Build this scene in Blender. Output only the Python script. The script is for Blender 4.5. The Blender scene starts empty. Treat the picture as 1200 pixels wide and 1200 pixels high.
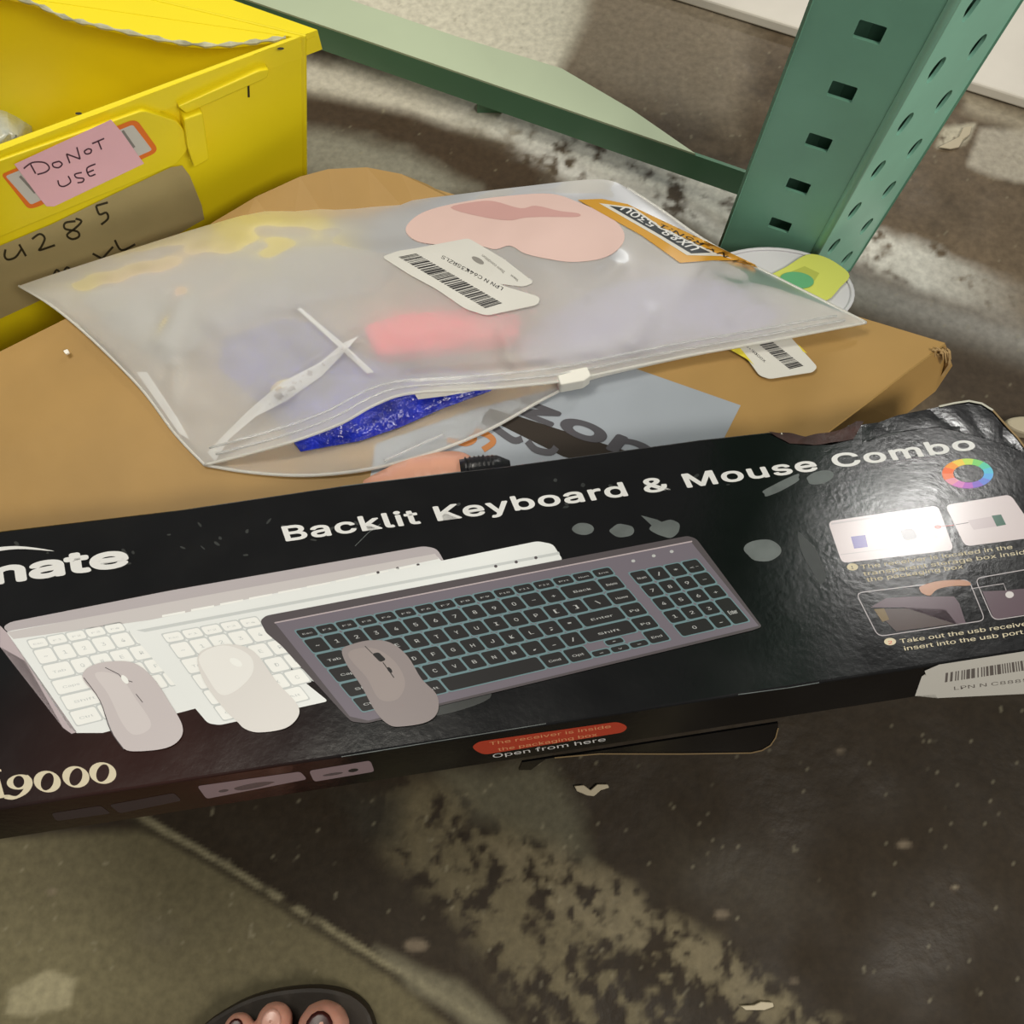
import bpy, bmesh, math, random
import numpy as np
from mathutils import Vector, Matrix, noise
from mathutils.bvhtree import BVHTree
from mathutils.geometry import tessellate_polygon

random.seed(4)
scn = bpy.context.scene
C = scn.collection

# ------------------------------------------------------------------ camera, world, light, exposure
H = 0.65                      # lens height above the floor (m)
FP = 1000.0                   # focal length in pixels of the 1200 px frame
TH = math.atan(0.339)         # tilt away from straight down
CT, ST = math.cos(TH), math.sin(TH)
cam_d = bpy.data.cameras.new('camera')
cam = bpy.data.objects.new('camera', cam_d); C.objects.link(cam)
cam.location = (0, 0, H); cam.rotation_euler = (TH, 0, 0)
cam_d.sensor_width = 36; cam_d.lens = FP / 1200 * 36; cam_d.clip_start = 0.01
scn.camera = cam

world = bpy.data.worlds.new('world'); scn.world = world; world.use_nodes = True
world.node_tree.nodes['Background'].inputs[0].default_value = (0.80, 0.80, 0.78, 1)
world.node_tree.nodes['Background'].inputs[1].default_value = 0.28

LAMP = (1.24, 2.36, 1.75)        # the fitting whose glint shows on the black box
def area(name, loc, target, sx, sy, power, col):
    l = bpy.data.lights.new(name, 'AREA'); l.shape = 'RECTANGLE'; l.size = sx; l.size_y = sy
    l.energy = power; l.color = col
    o = bpy.data.objects.new(name, l); C.objects.link(o); o.location = loc
    o.rotation_euler = (Vector(target) - Vector(loc)).to_track_quat('-Z', 'Y').to_euler()
    return o
area('ceiling_lamp', (-0.60, 0.72, 1.7), (-0.1, 0.35, 0), 0.8, 0.4, 15, (1.0, 0.95, 0.84))
area('overhead_lamp', (0.80, -0.60, 1.5), (0.1, 0.4, 0), 0.5, 0.4, 16, (1.0, 0.94, 0.84))
area('tube_lamp', LAMP, (0.25, 0.15, 0.1), 0.22, 0.20, 11, (1.0, 0.98, 0.94))

scn.view_settings.view_transform = 'Standard'; scn.view_settings.look = 'None'
scn.view_settings.gamma = 1; scn.view_settings.use_curve_mapping = False
scn.view_settings.exposure = 0.0

# ------------------------------------------------------------------ helpers
def ray(u, v):
    a = (u - 600) / FP; b = (600 - v) / FP
    return Vector((a, b * CT + ST, b * ST - CT))
CO = Vector((0, 0, H))
def P(u, v, z):
    d = ray(u, v); return CO + d * ((z - H) / d.z)
def PP(u, v, p, n):
    d = ray(u, v); return CO + d * ((p - CO).dot(n) / d.dot(n))
def lin(h):
    h = h.lstrip('#'); r = [int(h[i:i+2], 16) / 255 for i in (0, 2, 4)]
    return tuple((c / 12.92 if c <= .04045 else ((c + .055) / 1.055) ** 2.4) for c in r)

MATS = {}
def mat(name, col, rough=0.5, metal=0.0, var=0.0, vscale=20, bump=0.0, bscale=60, coat=0.0, spec=0.5, det=4):
    if name in MATS: return MATS[name]
    m = bpy.data.materials.new(name); m.use_nodes = True
    nt = m.node_tree; b = nt.nodes['Principled BSDF']
    c = lin(col) if isinstance(col, str) else col
    b.inputs['Base Color'].default_value = (*c, 1)
    b.inputs['Roughness'].default_value = rough; b.inputs['Metallic'].default_value = metal
    b.inputs['Coat Weight'].default_value = coat; b.inputs['Specular IOR Level'].default_value = spec
    tc = nt.nodes.new('ShaderNodeTexCoord')
    if var:
        n = nt.nodes.new('ShaderNodeTexNoise'); n.inputs['Scale'].default_value = vscale; n.inputs['Detail'].default_value = det
        nt.links.new(tc.outputs['Object'], n.inputs['Vector'])
        r = nt.nodes.new('ShaderNodeValToRGB')
        r.color_ramp.elements[0].position = .3; r.color_ramp.elements[1].position = .7
        r.color_ramp.elements[0].color = (*[x * (1 - var) for x in c], 1)
        r.color_ramp.elements[1].color = (*[min(1, x * (1 + var)) for x in c], 1)
        nt.links.new(n.outputs['Fac'], r.inputs['Fac']); nt.links.new(r.outputs['Color'], b.inputs['Base Color'])
    if bump:
        n2 = nt.nodes.new('ShaderNodeTexNoise'); n2.inputs['Scale'].default_value = bscale; n2.inputs['Detail'].default_value = 5
        nt.links.new(tc.outputs['Object'], n2.inputs['Vector'])
        bp = nt.nodes.new('ShaderNodeBump'); bp.inputs['Strength'].default_value = bump; bp.inputs['Distance'].default_value = .002
        nt.links.new(n2.outputs['Fac'], bp.inputs['Height']); nt.links.new(bp.outputs['Normal'], b.inputs['Normal'])
    MATS[name] = m
    return m

def thing(name, label, cat, loc, group=None):
    o = bpy.data.objects.new(name, None); C.objects.link(o); o.location = loc; o.empty_display_size = .02
    o['label'] = label; o['category'] = cat
    if group: o['group'] = group
    return o
def tag(o, label, cat, group=None):
    o['label'] = label; o['category'] = cat
    if group: o['group'] = group
    return o
def origin(parent):
    v = Vector((0, 0, 0))
    while parent is not None:
        v += parent.location; parent = parent.parent
    return v
def link(name, me, mats, parent=None, smooth=False, label=None):
    for m in (mats if isinstance(mats, (list, tuple)) else [mats]): me.materials.append(m)
    off = origin(parent)
    if off.length: me.transform(Matrix.Translation(-off))
    o = bpy.data.objects.new(name, me); C.objects.link(o); o.parent = parent
    if smooth: me.polygons.foreach_set('use_smooth', [True] * len(me.polygons))
    if label: o['label'] = label
    return o
def mk(name, verts, faces, m, parent=None, smooth=False, label=None, fix=True):
    me = bpy.data.meshes.new(name); me.from_pydata([tuple(v) for v in verts], [], faces); me.update()
    if fix:
        bm = bmesh.new(); bm.from_mesh(me); bmesh.ops.recalc_face_normals(bm, faces=bm.faces); bm.to_mesh(me); bm.free()
    return link(name, me, m, parent, smooth, label)
def bevel(o, w, seg=2):
    md = o.modifiers.new('bevel', 'BEVEL'); md.width = w; md.segments = seg; md.limit_method = 'ANGLE'; md.angle_limit = math.radians(40)
    return o
def prism(top, vec):
    """solid between the ring `top` and the same ring moved by vec (or a second ring)"""
    n = len(top)
    bot = [p + vec for p in top] if isinstance(vec, Vector) else list(vec)
    vs = list(top) + bot
    fs = [list(range(n)), list(range(2 * n - 1, n - 1, -1))]
    fs += [[i, (i + 1) % n, n + (i + 1) % n, n + i] for i in range(n)]
    return vs, fs
def slab(name, px, ztop, zbot, m, parent=None, bev=0, label=None, smooth=False):
    top = [P(u, v, ztop) for u, v in px]
    vs, fs = prism(top, Vector((0, 0, zbot - ztop)))
    o = mk(name, vs, fs, m, parent, smooth, label)
    if bev: bevel(o, bev)
    return o
def tube(pts, r, n=8):
    vs, fs = [], []; k = len(pts)
    for i, p in enumerate(pts):
        t = (pts[min(i + 1, k - 1)] - pts[max(i - 1, 0)]).normalized()
        a = t.orthogonal().normalized() if i == 0 else (a - t * a.dot(t)).normalized()
        b = t.cross(a)
        rr = r[i] if isinstance(r, (list, tuple)) else r
        for j in range(n):
            w = 2 * math.pi * j / n; vs.append(p + (a * math.cos(w) + b * math.sin(w)) * rr)
    for i in range(k - 1):
        for j in range(n):
            fs.append([i * n + j, i * n + (j + 1) % n, (i + 1) * n + (j + 1) % n, (i + 1) * n + j])
    fs.append(list(range(n))[::-1]); fs.append([(k - 1) * n + j for j in range(n)])
    return vs, fs
def catmull(pts, n=8, closed=False):
    out = []; k = len(pts); rng = k if closed else k - 1
    for i in range(rng):
        if closed: p = [pts[(i + j - 1) % k] for j in range(4)]
        else: p = [pts[max(i - 1, 0)], pts[i], pts[i + 1], pts[min(i + 2, k - 1)]]
        for j in range(n):
            t = j / n
            out.append(tuple(.5 * (2 * p[1][c] + (p[2][c] - p[0][c]) * t + (2 * p[0][c] - 5 * p[1][c] + 4 * p[2][c] - p[3][c]) * t * t
                     + (3 * p[1][c] - p[0][c] - 3 * p[2][c] + p[3][c]) * t ** 3) for c in range(len(p[1]))))
    if not closed: out.append(tuple(pts[-1]))
    return out
def rpoly(pts, r, n=5):
    """polygon with rounded corners"""
    out = []; k = len(pts)
    for i in range(k):
        p = Vector(pts[i][:2]); a = Vector(pts[i - 1][:2]); b = Vector(pts[(i + 1) % k][:2])
        da, db = a - p, b - p; ra = min(r, da.length * .45); rb = min(r, db.length * .45)
        s, e = p + da.normalized() * ra, p + db.normalized() * rb
        for j in range(n + 1):
            t = j / n; q = s * (1 - t) ** 2 + p * 2 * t * (1 - t) + e * t * t; out.append((q.x, q.y))
    return out
def ell(cx, cy, rx, ry, rot=0, n=32, a0=0, a1=2 * math.pi):
    c, s = math.cos(rot), math.sin(rot); out = []
    m = n if abs(a1 - a0 - 2 * math.pi) < 1e-6 else n + 1
    for i in range(m):
        w = a0 + (a1 - a0) * i / n; x, y = rx * math.cos(w), ry * math.sin(w)
        out.append((cx + x * c - y * s, cy + x * s + y * c))
    return out

# -- flat print: items are (material, 2d verts in frame pixels, faces, layer); a map puts them on the real surface
def poly(m, pts, layer=0): return (m, list(pts), [list(range(len(pts)))], layer)
def ring(m, outer, inner, layer=0):
    n = len(outer); return (m, list(outer) + list(inner), [[i, (i + 1) % n, n + (i + 1) % n, n + i] for i in range(n)], layer)
def stroke(m, pts, w, layer=0, closed=False):
    vs, fs = [], []; k = len(pts)
    for i in range(k):
        if closed: a, b = Vector(pts[i - 1]), Vector(pts[(i + 1) % k])
        else: a, b = Vector(pts[max(0, i - 1)]), Vector(pts[min(k - 1, i + 1)])
        d = (b - a).normalized(); nn = Vector((-d.y, d.x)) * w / 2; p = Vector(pts[i])
        vs += [tuple(p + nn), tuple(p - nn)]
    for i in range(k if closed else k - 1):
        j = (i + 1) % k; fs.append([2 * i, 2 * i + 1, 2 * j + 1, 2 * j])
    return (m, vs, fs, layer)
TXT = {}
try:
    import os
    SANS = bpy.data.fonts.load(os.path.join(bpy.utils.resource_path('LOCAL'), 'datafiles', 'fonts', 'Inter.woff2'))
except Exception:
    SANS = None
def text_mesh(s, space=1.0):
    key = (s, space)
    if key in TXT: return TXT[key]
    cu = bpy.data.curves.new('txt', 'FONT'); cu.body = s
    if SANS: cu.font = SANS
    cu.space_character = space; cu.resolution_u = 3
    o = bpy.data.objects.new('txt', cu); C.objects.link(o)
    dg = bpy.context.evaluated_depsgraph_get(); me = bpy.data.meshes.new_from_object(o.evaluated_get(dg))
    vs = [(v.co.x, v.co.y) for v in me.vertices]; fs = [list(p.vertices) for p in me.polygons]
    x0 = min(v[0] for v in vs); x1 = max(v[0] for v in vs)
    vs = [((x - x0) / max(x1 - x0, 1e-6), y / (0.727 if SANS else 0.70)) for x, y in vs]
    bpy.data.objects.remove(o); bpy.data.curves.remove(cu); bpy.data.meshes.remove(me)
    TXT[key] = (vs, fs); return TXT[key]
def text(m, s, bl, br, ul, ur=None, layer=1, bold=0.0, space=1.0):
    """baseline ends bl, br and the cap-height vectors at each end, in frame pixels; heavy type = shifted copies"""
    ur = ur or ul; vs, fs = text_mesh(s, space); out = []; F = []
    wpx = math.hypot(br[0] - bl[0], br[1] - bl[1]); hpx = math.hypot(*ul)
    dx = bold * hpx / .7 / wpx; dy = bold * .6 / .7
    sh = [(0, 0)] if not bold else [(dx * math.cos(i * math.pi / 6), dy * math.sin(i * math.pi / 6)) for i in range(12)] if bold > .03 else [(-dx / 2, 0), (dx / 2, 0)]
    for sx, sy in sh:
        k = len(out)
        for x, y in vs:
            x = x * (1 - 2 * dx) + dx + sx; y += sy
            out.append((bl[0] + (br[0] - bl[0]) * x + y * (ul[0] + (ur[0] - ul[0]) * x), bl[1] + (br[1] - bl[1]) * x + y * (ul[1] + (ur[1] - ul[1]) * x), layer + .12 * (k // max(len(vs), 1))))
        F += [[q + k for q in f] for f in fs]
    return (m, out, F, layer)
def bars(m, q, n, layer=1, seed=1):
    """barcode inside quad q (start-top, end-top, end-bottom, start-bottom)"""
    rnd = random.Random(seed); x = 0; vs, fs = [], []
    L = lambda a, b, t: (a[0] + (b[0] - a[0]) * t, a[1] + (b[1] - a[1]) * t)
    seq = []
    for i in range(n):
        w = rnd.choice((1, 1, 2, 3)); g = rnd.choice((1, 1, 2)); seq.append((x, w)); x += w + g
    for a, w in seq:
        k = len(vs); t0, t1 = a / x, (a + w) / x
        vs += [L(q[0], q[1], t0), L(q[0], q[1], t1), L(q[3], q[2], t1), L(q[3], q[2], t0)]; fs.append([k, k + 1, k + 2, k + 3])
    return (m, vs, fs, layer)
def quadmap(q):
    """unit square to the four pixel corners TL, TR, BR, BL"""
    return lambda s, t: (q[0][0] * (1 - s) * (1 - t) + q[1][0] * s * (1 - t) + q[2][0] * s * t + q[3][0] * (1 - s) * t,
                         q[0][1] * (1 - s) * (1 - t) + q[1][1] * s * (1 - t) + q[2][1] * s * t + q[3][1] * (1 - s) * t)
def decal(name, parent, items, mapf, grid=0, label=None, base=.00006, step=.00003):
    mats = []; bm = bmesh.new()
    for m, vs, fs, layer in items:
        if m not in mats: mats.append(m)
        bv = [bm.verts.new((q[0], q[1], q[2] if len(q) > 2 else layer)) for q in vs]
        for f in fs:
            try: fc = bm.faces.new([bv[i] for i in f])
            except ValueError: continue
            fc.material_index = mats.index(m)
    if grid:
        bmesh.ops.triangulate(bm, faces=[f for f in bm.faces if len(f.verts) > 4])
        xs = [v.co.x for v in bm.verts]; ys = [v.co.y for v in bm.verts]
        for lo, hi, nrm in ((min(xs), max(xs), (1, 0, 0)), (min(ys), max(ys), (0, 1, 0))):
            p = lo + grid
            while p < hi:
                bmesh.ops.bisect_plane(bm, geom=bm.verts[:] + bm.edges[:] + bm.faces[:], dist=1e-5, plane_co=Vector(nrm) * p, plane_no=nrm)
                p += grid
    else:
        bmesh.ops.triangulate(bm, faces=[f for f in bm.faces if len(f.verts) > 4])
    for v in bm.verts:
        v.co = mapf(v.co.x, v.co.y, base + step * v.co.z)
    me = bpy.data.meshes.new(name)
    for f in bm.faces:
        c = f.calc_center_median(); f.normal_update()
        if f.normal.dot(CO - c) < 0: f.normal_flip()
    bm.to_mesh(me); bm.free()
    return link(name, me, mats, parent, bool(grid), label)
def flat_map(p, n):
    n = n if n.dot(CO - p) > 0 else -n
    return lambda u, v, off: PP(u, v, p, n) + n * off
def bvh_map(bvhs, fallback):
    def f(u, v, off):
        d = ray(u, v).normalized(); best = None
        for b in bvhs:
            h = b.ray_cast(CO, d)
            if h[0] is not None and (best is None or h[3] < best): best = h[3]
        if best is None: best = (fallback(u, v) - CO).length
        return CO + d * (best - off * 1.5)
    return f

# ------------------------------------------------------------------ materials
cardboard = mat('cardboard', '#A4824B', .55, var=.12, vscale=9, bump=.25, bscale=40, spec=.35)
cardboard_edge = mat('cardboard_edge', '#A88A5C', .8, var=.2, vscale=120)
yellow = mat('yellow_plastic', '#F5E01A', .38, var=.05, vscale=6, bump=.08, bscale=25)
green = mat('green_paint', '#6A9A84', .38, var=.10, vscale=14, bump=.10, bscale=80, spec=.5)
white_ink = mat('white_ink', '#DCDCDA', .45)
paper = mat('white_label_paper', '#D2D0C8', .5)
ink = mat('black_ink', '#1E1B1C', .5)

# ------------------------------------------------------------------ the setting: concrete floor with worn paint, some light and shade put in its colour
def proj_np(X, Y):
    dz = -H; yc = Y * CT + dz * ST; zc = -Y * ST + dz * CT
    return 600 + FP * X / -zc, 600 - FP * yc / -zc
_rng = np.random.RandomState(7); _lat = _rng.rand(256, 256)
def vnoise(x, y, octs=4):
    out = np.zeros_like(x); amp = .5; tot = 0
    for o in range(octs):
        xi = np.floor(x).astype(int); yi = np.floor(y).astype(int); fx = x - xi; fy = y - yi
        fx = fx * fx * (3 - 2 * fx); fy = fy * fy * (3 - 2 * fy)
        g = lambda i, j: _lat[(i + 31 * o) & 255, (j + 17 * o) & 255]
        out += amp * ((g(xi, yi) * (1 - fx) + g(xi + 1, yi) * fx) * (1 - fy) + (g(xi, yi + 1) * (1 - fx) + g(xi + 1, yi + 1) * fx) * fy)
        tot += amp; amp *= .5; x = x * 2.03; y = y * 2.03
    return out / tot
def axis(lo, hi, st, far):
    a = list(np.arange(lo, hi + st / 2, st)); return np.array([-far, lo - 1, lo - .3] + a + [hi + .3, hi + 1, far])
def build_floor():
    xs = axis(-.55, .70, .0022, 3.5); ys = axis(-.20, .80, .0022, 3.5)
    X, Y = np.meshgrid(xs, ys); U, V = proj_np(X, np.clip(Y, -3, 1.2))
    nb = vnoise(X * 14 + 50, Y * 14 + 50) - .5; nf = vnoise(X * 60 + 80, Y * 60 + 90) - .5; ns = vnoise(X * 5 + 40, Y * 5 + 44) - .5; nh = vnoise(X * 150 + 20, Y * 150 + 70) - .5
    col = np.zeros(X.shape + (3,)); col[:] = (.140, .104, .066)
    col *= (1 + 1.3 * ns + .5 * nb + .35 * nf + .35 * nh)[..., None]
    def mix(c, m):
        m = np.clip(m, 0, 1)[..., None]; col[:] = col * (1 - m) + np.array(c) * m
    def band(c, a, b, w, soft, amt, wob=10, u0=-1e4, u1=1e4, us=30, wear_shade=0.0):
        # stripe of colour along the line a-b in the floor plane, w wide
        ax, ay = a; bx, by = b; L = math.hypot(bx - ax, by - ay)
        d = ((U - ax) * (by - ay) - (V - ay) * (bx - ax)) / L + wob * nb * 2 + wob * nf
        m = np.clip((w / 2 - np.abs(d)) / soft + .5, 0, 1)
        m *= np.clip((U - u0) / us + .5, 0, 1) * np.clip((u1 - U) / us + .5, 0, 1)
        if wear_shade: m *= np.clip((nf * .8 + nh * .6 + .4 * nb + .40 - wear_shade * .4) * 4, 0, 1)
        mix(c, m * amt)
    def blob(c, pts, soft, amt, wob=8, wear_shade=0.0):
        # patch of floor colour, or of light or shade put in, with the outline pts
        q = np.array(pts, float); n = len(q); dmin = np.full(U.shape, 1e9); ins = np.zeros(U.shape, bool)
        for i in range(n):
            x1, y1 = q[i]; x2, y2 = q[(i + 1) % n]; dx, dy = x2 - x1, y2 - y1
            t = np.clip(((U - x1) * dx + (V - y1) * dy) / (dx * dx + dy * dy + 1e-9), 0, 1)
            dmin = np.minimum(dmin, np.hypot(U - x1 - t * dx, V - y1 - t * dy))
            cr = ((y1 > V) != (y2 > V)) & (U < dx * (V - y1) / (dy + 1e-9) + x1); ins ^= cr
        sd = np.where(ins, dmin, -dmin) + wob * 2 * nb + wob * nf
        m = np.clip(sd / soft + .5, 0, 1)
        if wear_shade: m *= np.clip((nf * 1.0 + nh * 1.0 + nb * .5 + .46 - wear_shade * .5) * 4, 0, 1)
        mix(c, m * amt)
    # far side
    blob((.72, .68, .54), [(180, -80), (700, -90), (688, 20), (655, 85), (600, 80), (300, -10)], 18, .95, 4)  # pale area: lit concrete put into the floor colour
    blob((.30, .25, .18), [(690, -60), (900, -60), (860, 150), (660, 90)], 40, .6)
    blob((.60, .56, .46), [(330, 60), (480, 90), (640, 150), (600, 165), (470, 130), (340, 105)], 22, .85)
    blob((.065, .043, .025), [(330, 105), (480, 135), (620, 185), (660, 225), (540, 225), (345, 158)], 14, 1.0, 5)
    blob((.27, .26, .20), [(330, 140), (470, 175), (560, 218), (520, 235), (330, 200)], 22, .8)
    band((.64, .63, .56), (560, 130), (1200, 352), 46, 16, .95, 12, u0=560, u1=1150, us=140, wear_shade=.25)
    band((.66, .65, .60), (640, 190), (860, 275), 22, 14, .8, 12, u0=620, u1=900, us=60, wear_shade=.3)
    band((.16, .145, .12), (640, 225), (1200, 425), 26, 20, .6, 8, u0=640)
    band((.32, .31, .28), (900, 300), (1200, 400), 40, 30, .8, 6, u0=930)
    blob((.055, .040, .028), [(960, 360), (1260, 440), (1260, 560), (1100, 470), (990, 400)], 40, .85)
    blob((.50, .46, .37), [(1150, 150), (1260, 150), (1260, 215), (1190, 212), (1135, 193)], 8, .75, 6)
    blob((.52, .48, .36), [(1105, 150), (1142, 146), (1130, 168), (1098, 172)], 6, .9, 8, wear_shade=.3)
    blob((.42, .37, .27), [(1130, 108), (1260, 150), (1260, 178), (1130, 130)], 14, .7, 6)
    # near side
    blob((.022, .015, .008), [(-200, 880), (560, 840), (980, 790), (1400, 560), (1500, 1400), (-200, 1400)], 90, .92, 10)  # near floor darkened: soft shade of box and person put into the colour
    blob((.145, .125, .068), [(-80, 985), (190, 975), (300, 1040), (420, 1110), (560, 1230), (-80, 1300)], 14, .9, 6)
    blob((.20, .175, .095), [(-80, 1070), (100, 1080), (200, 1160), (60, 1230), (-80, 1230)], 70, .55, 14)
    blob((.15, .13, .08), [(170, 1075), (215, 1080), (200, 1110), (160, 1105)], 22, .5)
    band((.05, .04, .022), (200, 985), (560, 1202), 10, 6, .9, 5, u0=150, u1=520)
    band((.28, .25, .15), (206, 980), (566, 1197), 7, 5, .8, 5, u0=160, u1=580, wear_shade=.3)
    blob((.22, .20, .13), [(440, 1110), (540, 1150), (600, 1205), (560, 1210), (480, 1160)], 12, .7)
    blob((.15, .125, .07), [(440, 930), (560, 925), (650, 990), (820, 1090), (1000, 1215), (640, 1230), (540, 1100), (450, 1010)], 30, .85, 16, wear_shade=.55)
    blob((.18, .15, .09), [(560, 985), (650, 985), (1010, 1210), (900, 1215), (640, 1060)], 20, .75, 14, wear_shade=.6)
    blob((.12, .11, .07), [(520, 905), (640, 895), (680, 960), (690, 1010), (640, 985), (560, 960)], 30, .85)
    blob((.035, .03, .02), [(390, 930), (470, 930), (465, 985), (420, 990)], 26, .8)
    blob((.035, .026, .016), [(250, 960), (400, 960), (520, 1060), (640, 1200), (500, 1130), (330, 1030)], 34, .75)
    blob((.055, .045, .03), [(780, 970), (880, 990), (960, 1060), (860, 1080), (770, 1040)], 60, .6, 14)
    blob((.38, .34, .21), [(12, 1160), (55, 1138), (88, 1148), (80, 1178), (40, 1190), (8, 1186)], 7, .75, 6)
    for (x, y, r) in ((488, 1108, 14), (1060, 990, 9), (846, 1071, 9), (985, 880, 4), (1120, 1040, 5), (930, 1150, 6), (60, 1045, 3)):
        blob((.24, .19, .13), ell(x, y, r, r * .55, n=10), 6, .7, 3)
    # scattered pale specks in the concrete
    sp = vnoise(X * 260 + 9, Y * 260 + 3, 2); mix((.30, .27, .18), np.clip((sp - .85) * 12, 0, .4))
    nx, ny = len(xs), len(ys)
    Z = nf * .0008
    verts = np.stack([X, Y, np.where((np.abs(X) < 2) & (np.abs(Y) < 2), Z - .0006, 0)], -1).reshape(-1, 3)
    idx = np.arange(nx * ny).reshape(ny, nx)
    fs = np.stack([idx[:-1, :-1], idx[:-1, 1:], idx[1:, 1:], idx[1:, :-1]], -1).reshape(-1, 4)
    me = bpy.data.meshes.new('floor'); me.from_pydata(verts.tolist(), [], fs.tolist())
    at = me.color_attributes.new('wear_shade', 'FLOAT_COLOR', 'POINT')  # worn tones plus the light and shade put into the floor colour
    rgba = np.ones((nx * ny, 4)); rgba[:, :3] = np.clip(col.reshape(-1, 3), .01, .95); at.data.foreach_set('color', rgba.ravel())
    m = bpy.data.materials.new('worn_concrete'); m.use_nodes = True; nt = m.node_tree; b = nt.nodes['Principled BSDF']
    a = nt.nodes.new('ShaderNodeVertexColor'); a.layer_name = 'wear_shade'
    tc = nt.nodes.new('ShaderNodeTexCoord'); n = nt.nodes.new('ShaderNodeTexNoise'); n.inputs['Scale'].default_value = 160; n.inputs['Detail'].default_value = 6
    nt.links.new(tc.outputs['Object'], n.inputs['Vector'])
    mr = nt.nodes.new('ShaderNodeMapRange'); mr.inputs[3].default_value = .6; mr.inputs[4].default_value = 1.35
    nt.links.new(n.outputs['Fac'], mr.inputs[0])
    mx = nt.nodes.new('ShaderNodeVectorMath'); mx.operation = 'SCALE'
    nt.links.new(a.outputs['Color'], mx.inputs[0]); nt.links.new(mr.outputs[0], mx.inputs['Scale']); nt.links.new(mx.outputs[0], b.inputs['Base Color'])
    n2 = nt.nodes.new('ShaderNodeTexNoise'); n2.inputs['Scale'].default_value = 12; nt.links.new(tc.outputs['Object'], n2.inputs['Vector'])
    m2 = nt.nodes.new('ShaderNodeMapRange'); m2.inputs[1].default_value = .35; m2.inputs[2].default_value = .65; m2.inputs[3].default_value = .42; m2.inputs[4].default_value = .72; b.inputs['Specular IOR Level'].default_value = .2
    nt.links.new(n2.outputs['Fac'], m2.inputs[0]); nt.links.new(m2.outputs[0], b.inputs['Roughness'])
    bp = nt.nodes.new('ShaderNodeBump'); bp.inputs['Strength'].default_value = .35; bp.inputs['Distance'].default_value = .001
    nt.links.new(n.outputs['Fac'], bp.inputs['Height']); nt.links.new(bp.outputs['Normal'], b.inputs['Normal'])
    o = link('floor', me, m, None, True); o['kind'] = 'structure'
build_floor()

# ------------------------------------------------------------------ pallet rack upright, brace and beam
ZB = 1.15                                                    # upright height
def plate_with_holes(name, A, B, holes, th, m, parent, h=ZB, label=None):
    """sheet from ground point A to B, h high, with holes = list of (a, z, outline[]) cut through"""
    d = (B - A); L = d.length; d.normalize(); n = Vector((d.y, -d.x, 0))
    cu = bpy.data.curves.new('sheet', 'CURVE'); cu.dimensions = '2D'; cu.fill_mode = 'BOTH'; cu.extrude = th / 2
    def sp(pts):
        s = cu.splines.new('POLY'); s.points.add(len(pts) - 1); s.use_cyclic_u = True
        for i, (x, y) in enumerate(pts): s.points[i].co = (x, y, 0, 1)
    sp([(0, 0), (L, 0), (L, h), (0, h)])
    for a, z, o in holes: sp([(a + x, z + y) for x, y in o])
    ob = bpy.data.objects.new('sheet', cu); C.objects.link(ob)
    me = bpy.data.meshes.new_from_object(ob.evaluated_get(bpy.context.evaluated_depsgraph_get()))
    bpy.data.objects.remove(ob); bpy.data.curves.remove(cu)
    for v in me.vertices:
        x, y, z = v.co; v.co = A + d * x + Vector((0, 0, y)) + n * (z - th / 2)
    me.materials.clear()
    return link(name, me, m, parent, False, label)

A0, B0, C0 = P(820, 346, 0), P(911, 378, 0), P(997, 316, 0)
D0 = A0 + (C0 - B0) * .9
rack = thing('rack_upright', 'green punched steel rack upright with square slots and round holes', 'rack', (A0 + C0) / 2)
def height_on(A, v):
    """height of the point of the vertical line over A that shows at image row v"""
    b = (600 - v) / FP; dy, dz = b * CT + ST, b * ST - CT; t = A.y / dy; return H + t * dz
Lf = (B0 - A0); MID = A0 + Lf * .53
sq = rpoly([(-.0078, -.0058), (.0078, -.0058), (.0078, .0058), (-.0078, .0058)], .001, 2)
zs = [height_on(MID, v) for v in (264, 216, 163, 103, 38)]
pitch = (zs[-1] - zs[0]) / 4
z0 = zs[0] - 10 * pitch
holes = []
k = z0
while k < ZB - .03:
    if k > .02: holes.append((Lf.length * .53, k, sq))
    k += pitch
plate_with_holes('slotted_side', A0, B0, holes, .0022, green, rack)
Rf = C0 - B0
drop = [(.0058 * math.sin(w) * (1 if math.cos(w) > -.2 else .75), .0075 * math.cos(w) - (.0035 if math.cos(w) < -.2 else 0)) for w in [2 * math.pi * i / 18 for i in range(18)]]
h2 = []
NR, FR = B0 + Rf * .28, B0 + Rf * .72
za = [height_on(NR, v) for v in (288, 243, 197, 142, 80)]; zf = [height_on(FR, v) for v in (302, 263, 218, 172, 117, 53)]
pa = (za[-1] - za[0]) / 4; pf = (zf[-1] - zf[0]) / 5
for fr, zb, pt in ((.28, za[0], pa), (.72, zf[0], pf)):
    k = zb - 6 * pt
    while k < ZB - .03:
        if k > .02: h2.append((Rf.length * fr, k, drop))
        k += pt
face_green_lit = mat('green_paint_lit', '#97D3BB', .36, var=.08, vscale=14, bump=.08, bscale=80)  # same green made lighter: the light on this face is put into the colour
plate_with_holes('punched_face', B0, C0, h2, .0022, face_green_lit, rack)
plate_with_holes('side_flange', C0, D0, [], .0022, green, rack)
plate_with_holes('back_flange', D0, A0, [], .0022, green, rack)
# rounded corner between the two visible faces
vs, fs = tube([B0 + Vector((0, 0.0015, 0)), B0 + Vector((0, .0015, ZB))], .0034, 12); mk('folded_corner', vs, fs, face_green_lit, rack, True)
fp = [A0 + (A0 - C0) * .12 + Vector((0, -.012, 0)), B0 + Vector((0, -.02, 0)), C0, D0 + Vector((0, .02, 0))]
vs, fs = prism([Vector((p.x, p.y, .005)) for p in fp], Vector((0, 0, -.005))); mk('foot_plate', vs, fs, green, rack)
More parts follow.
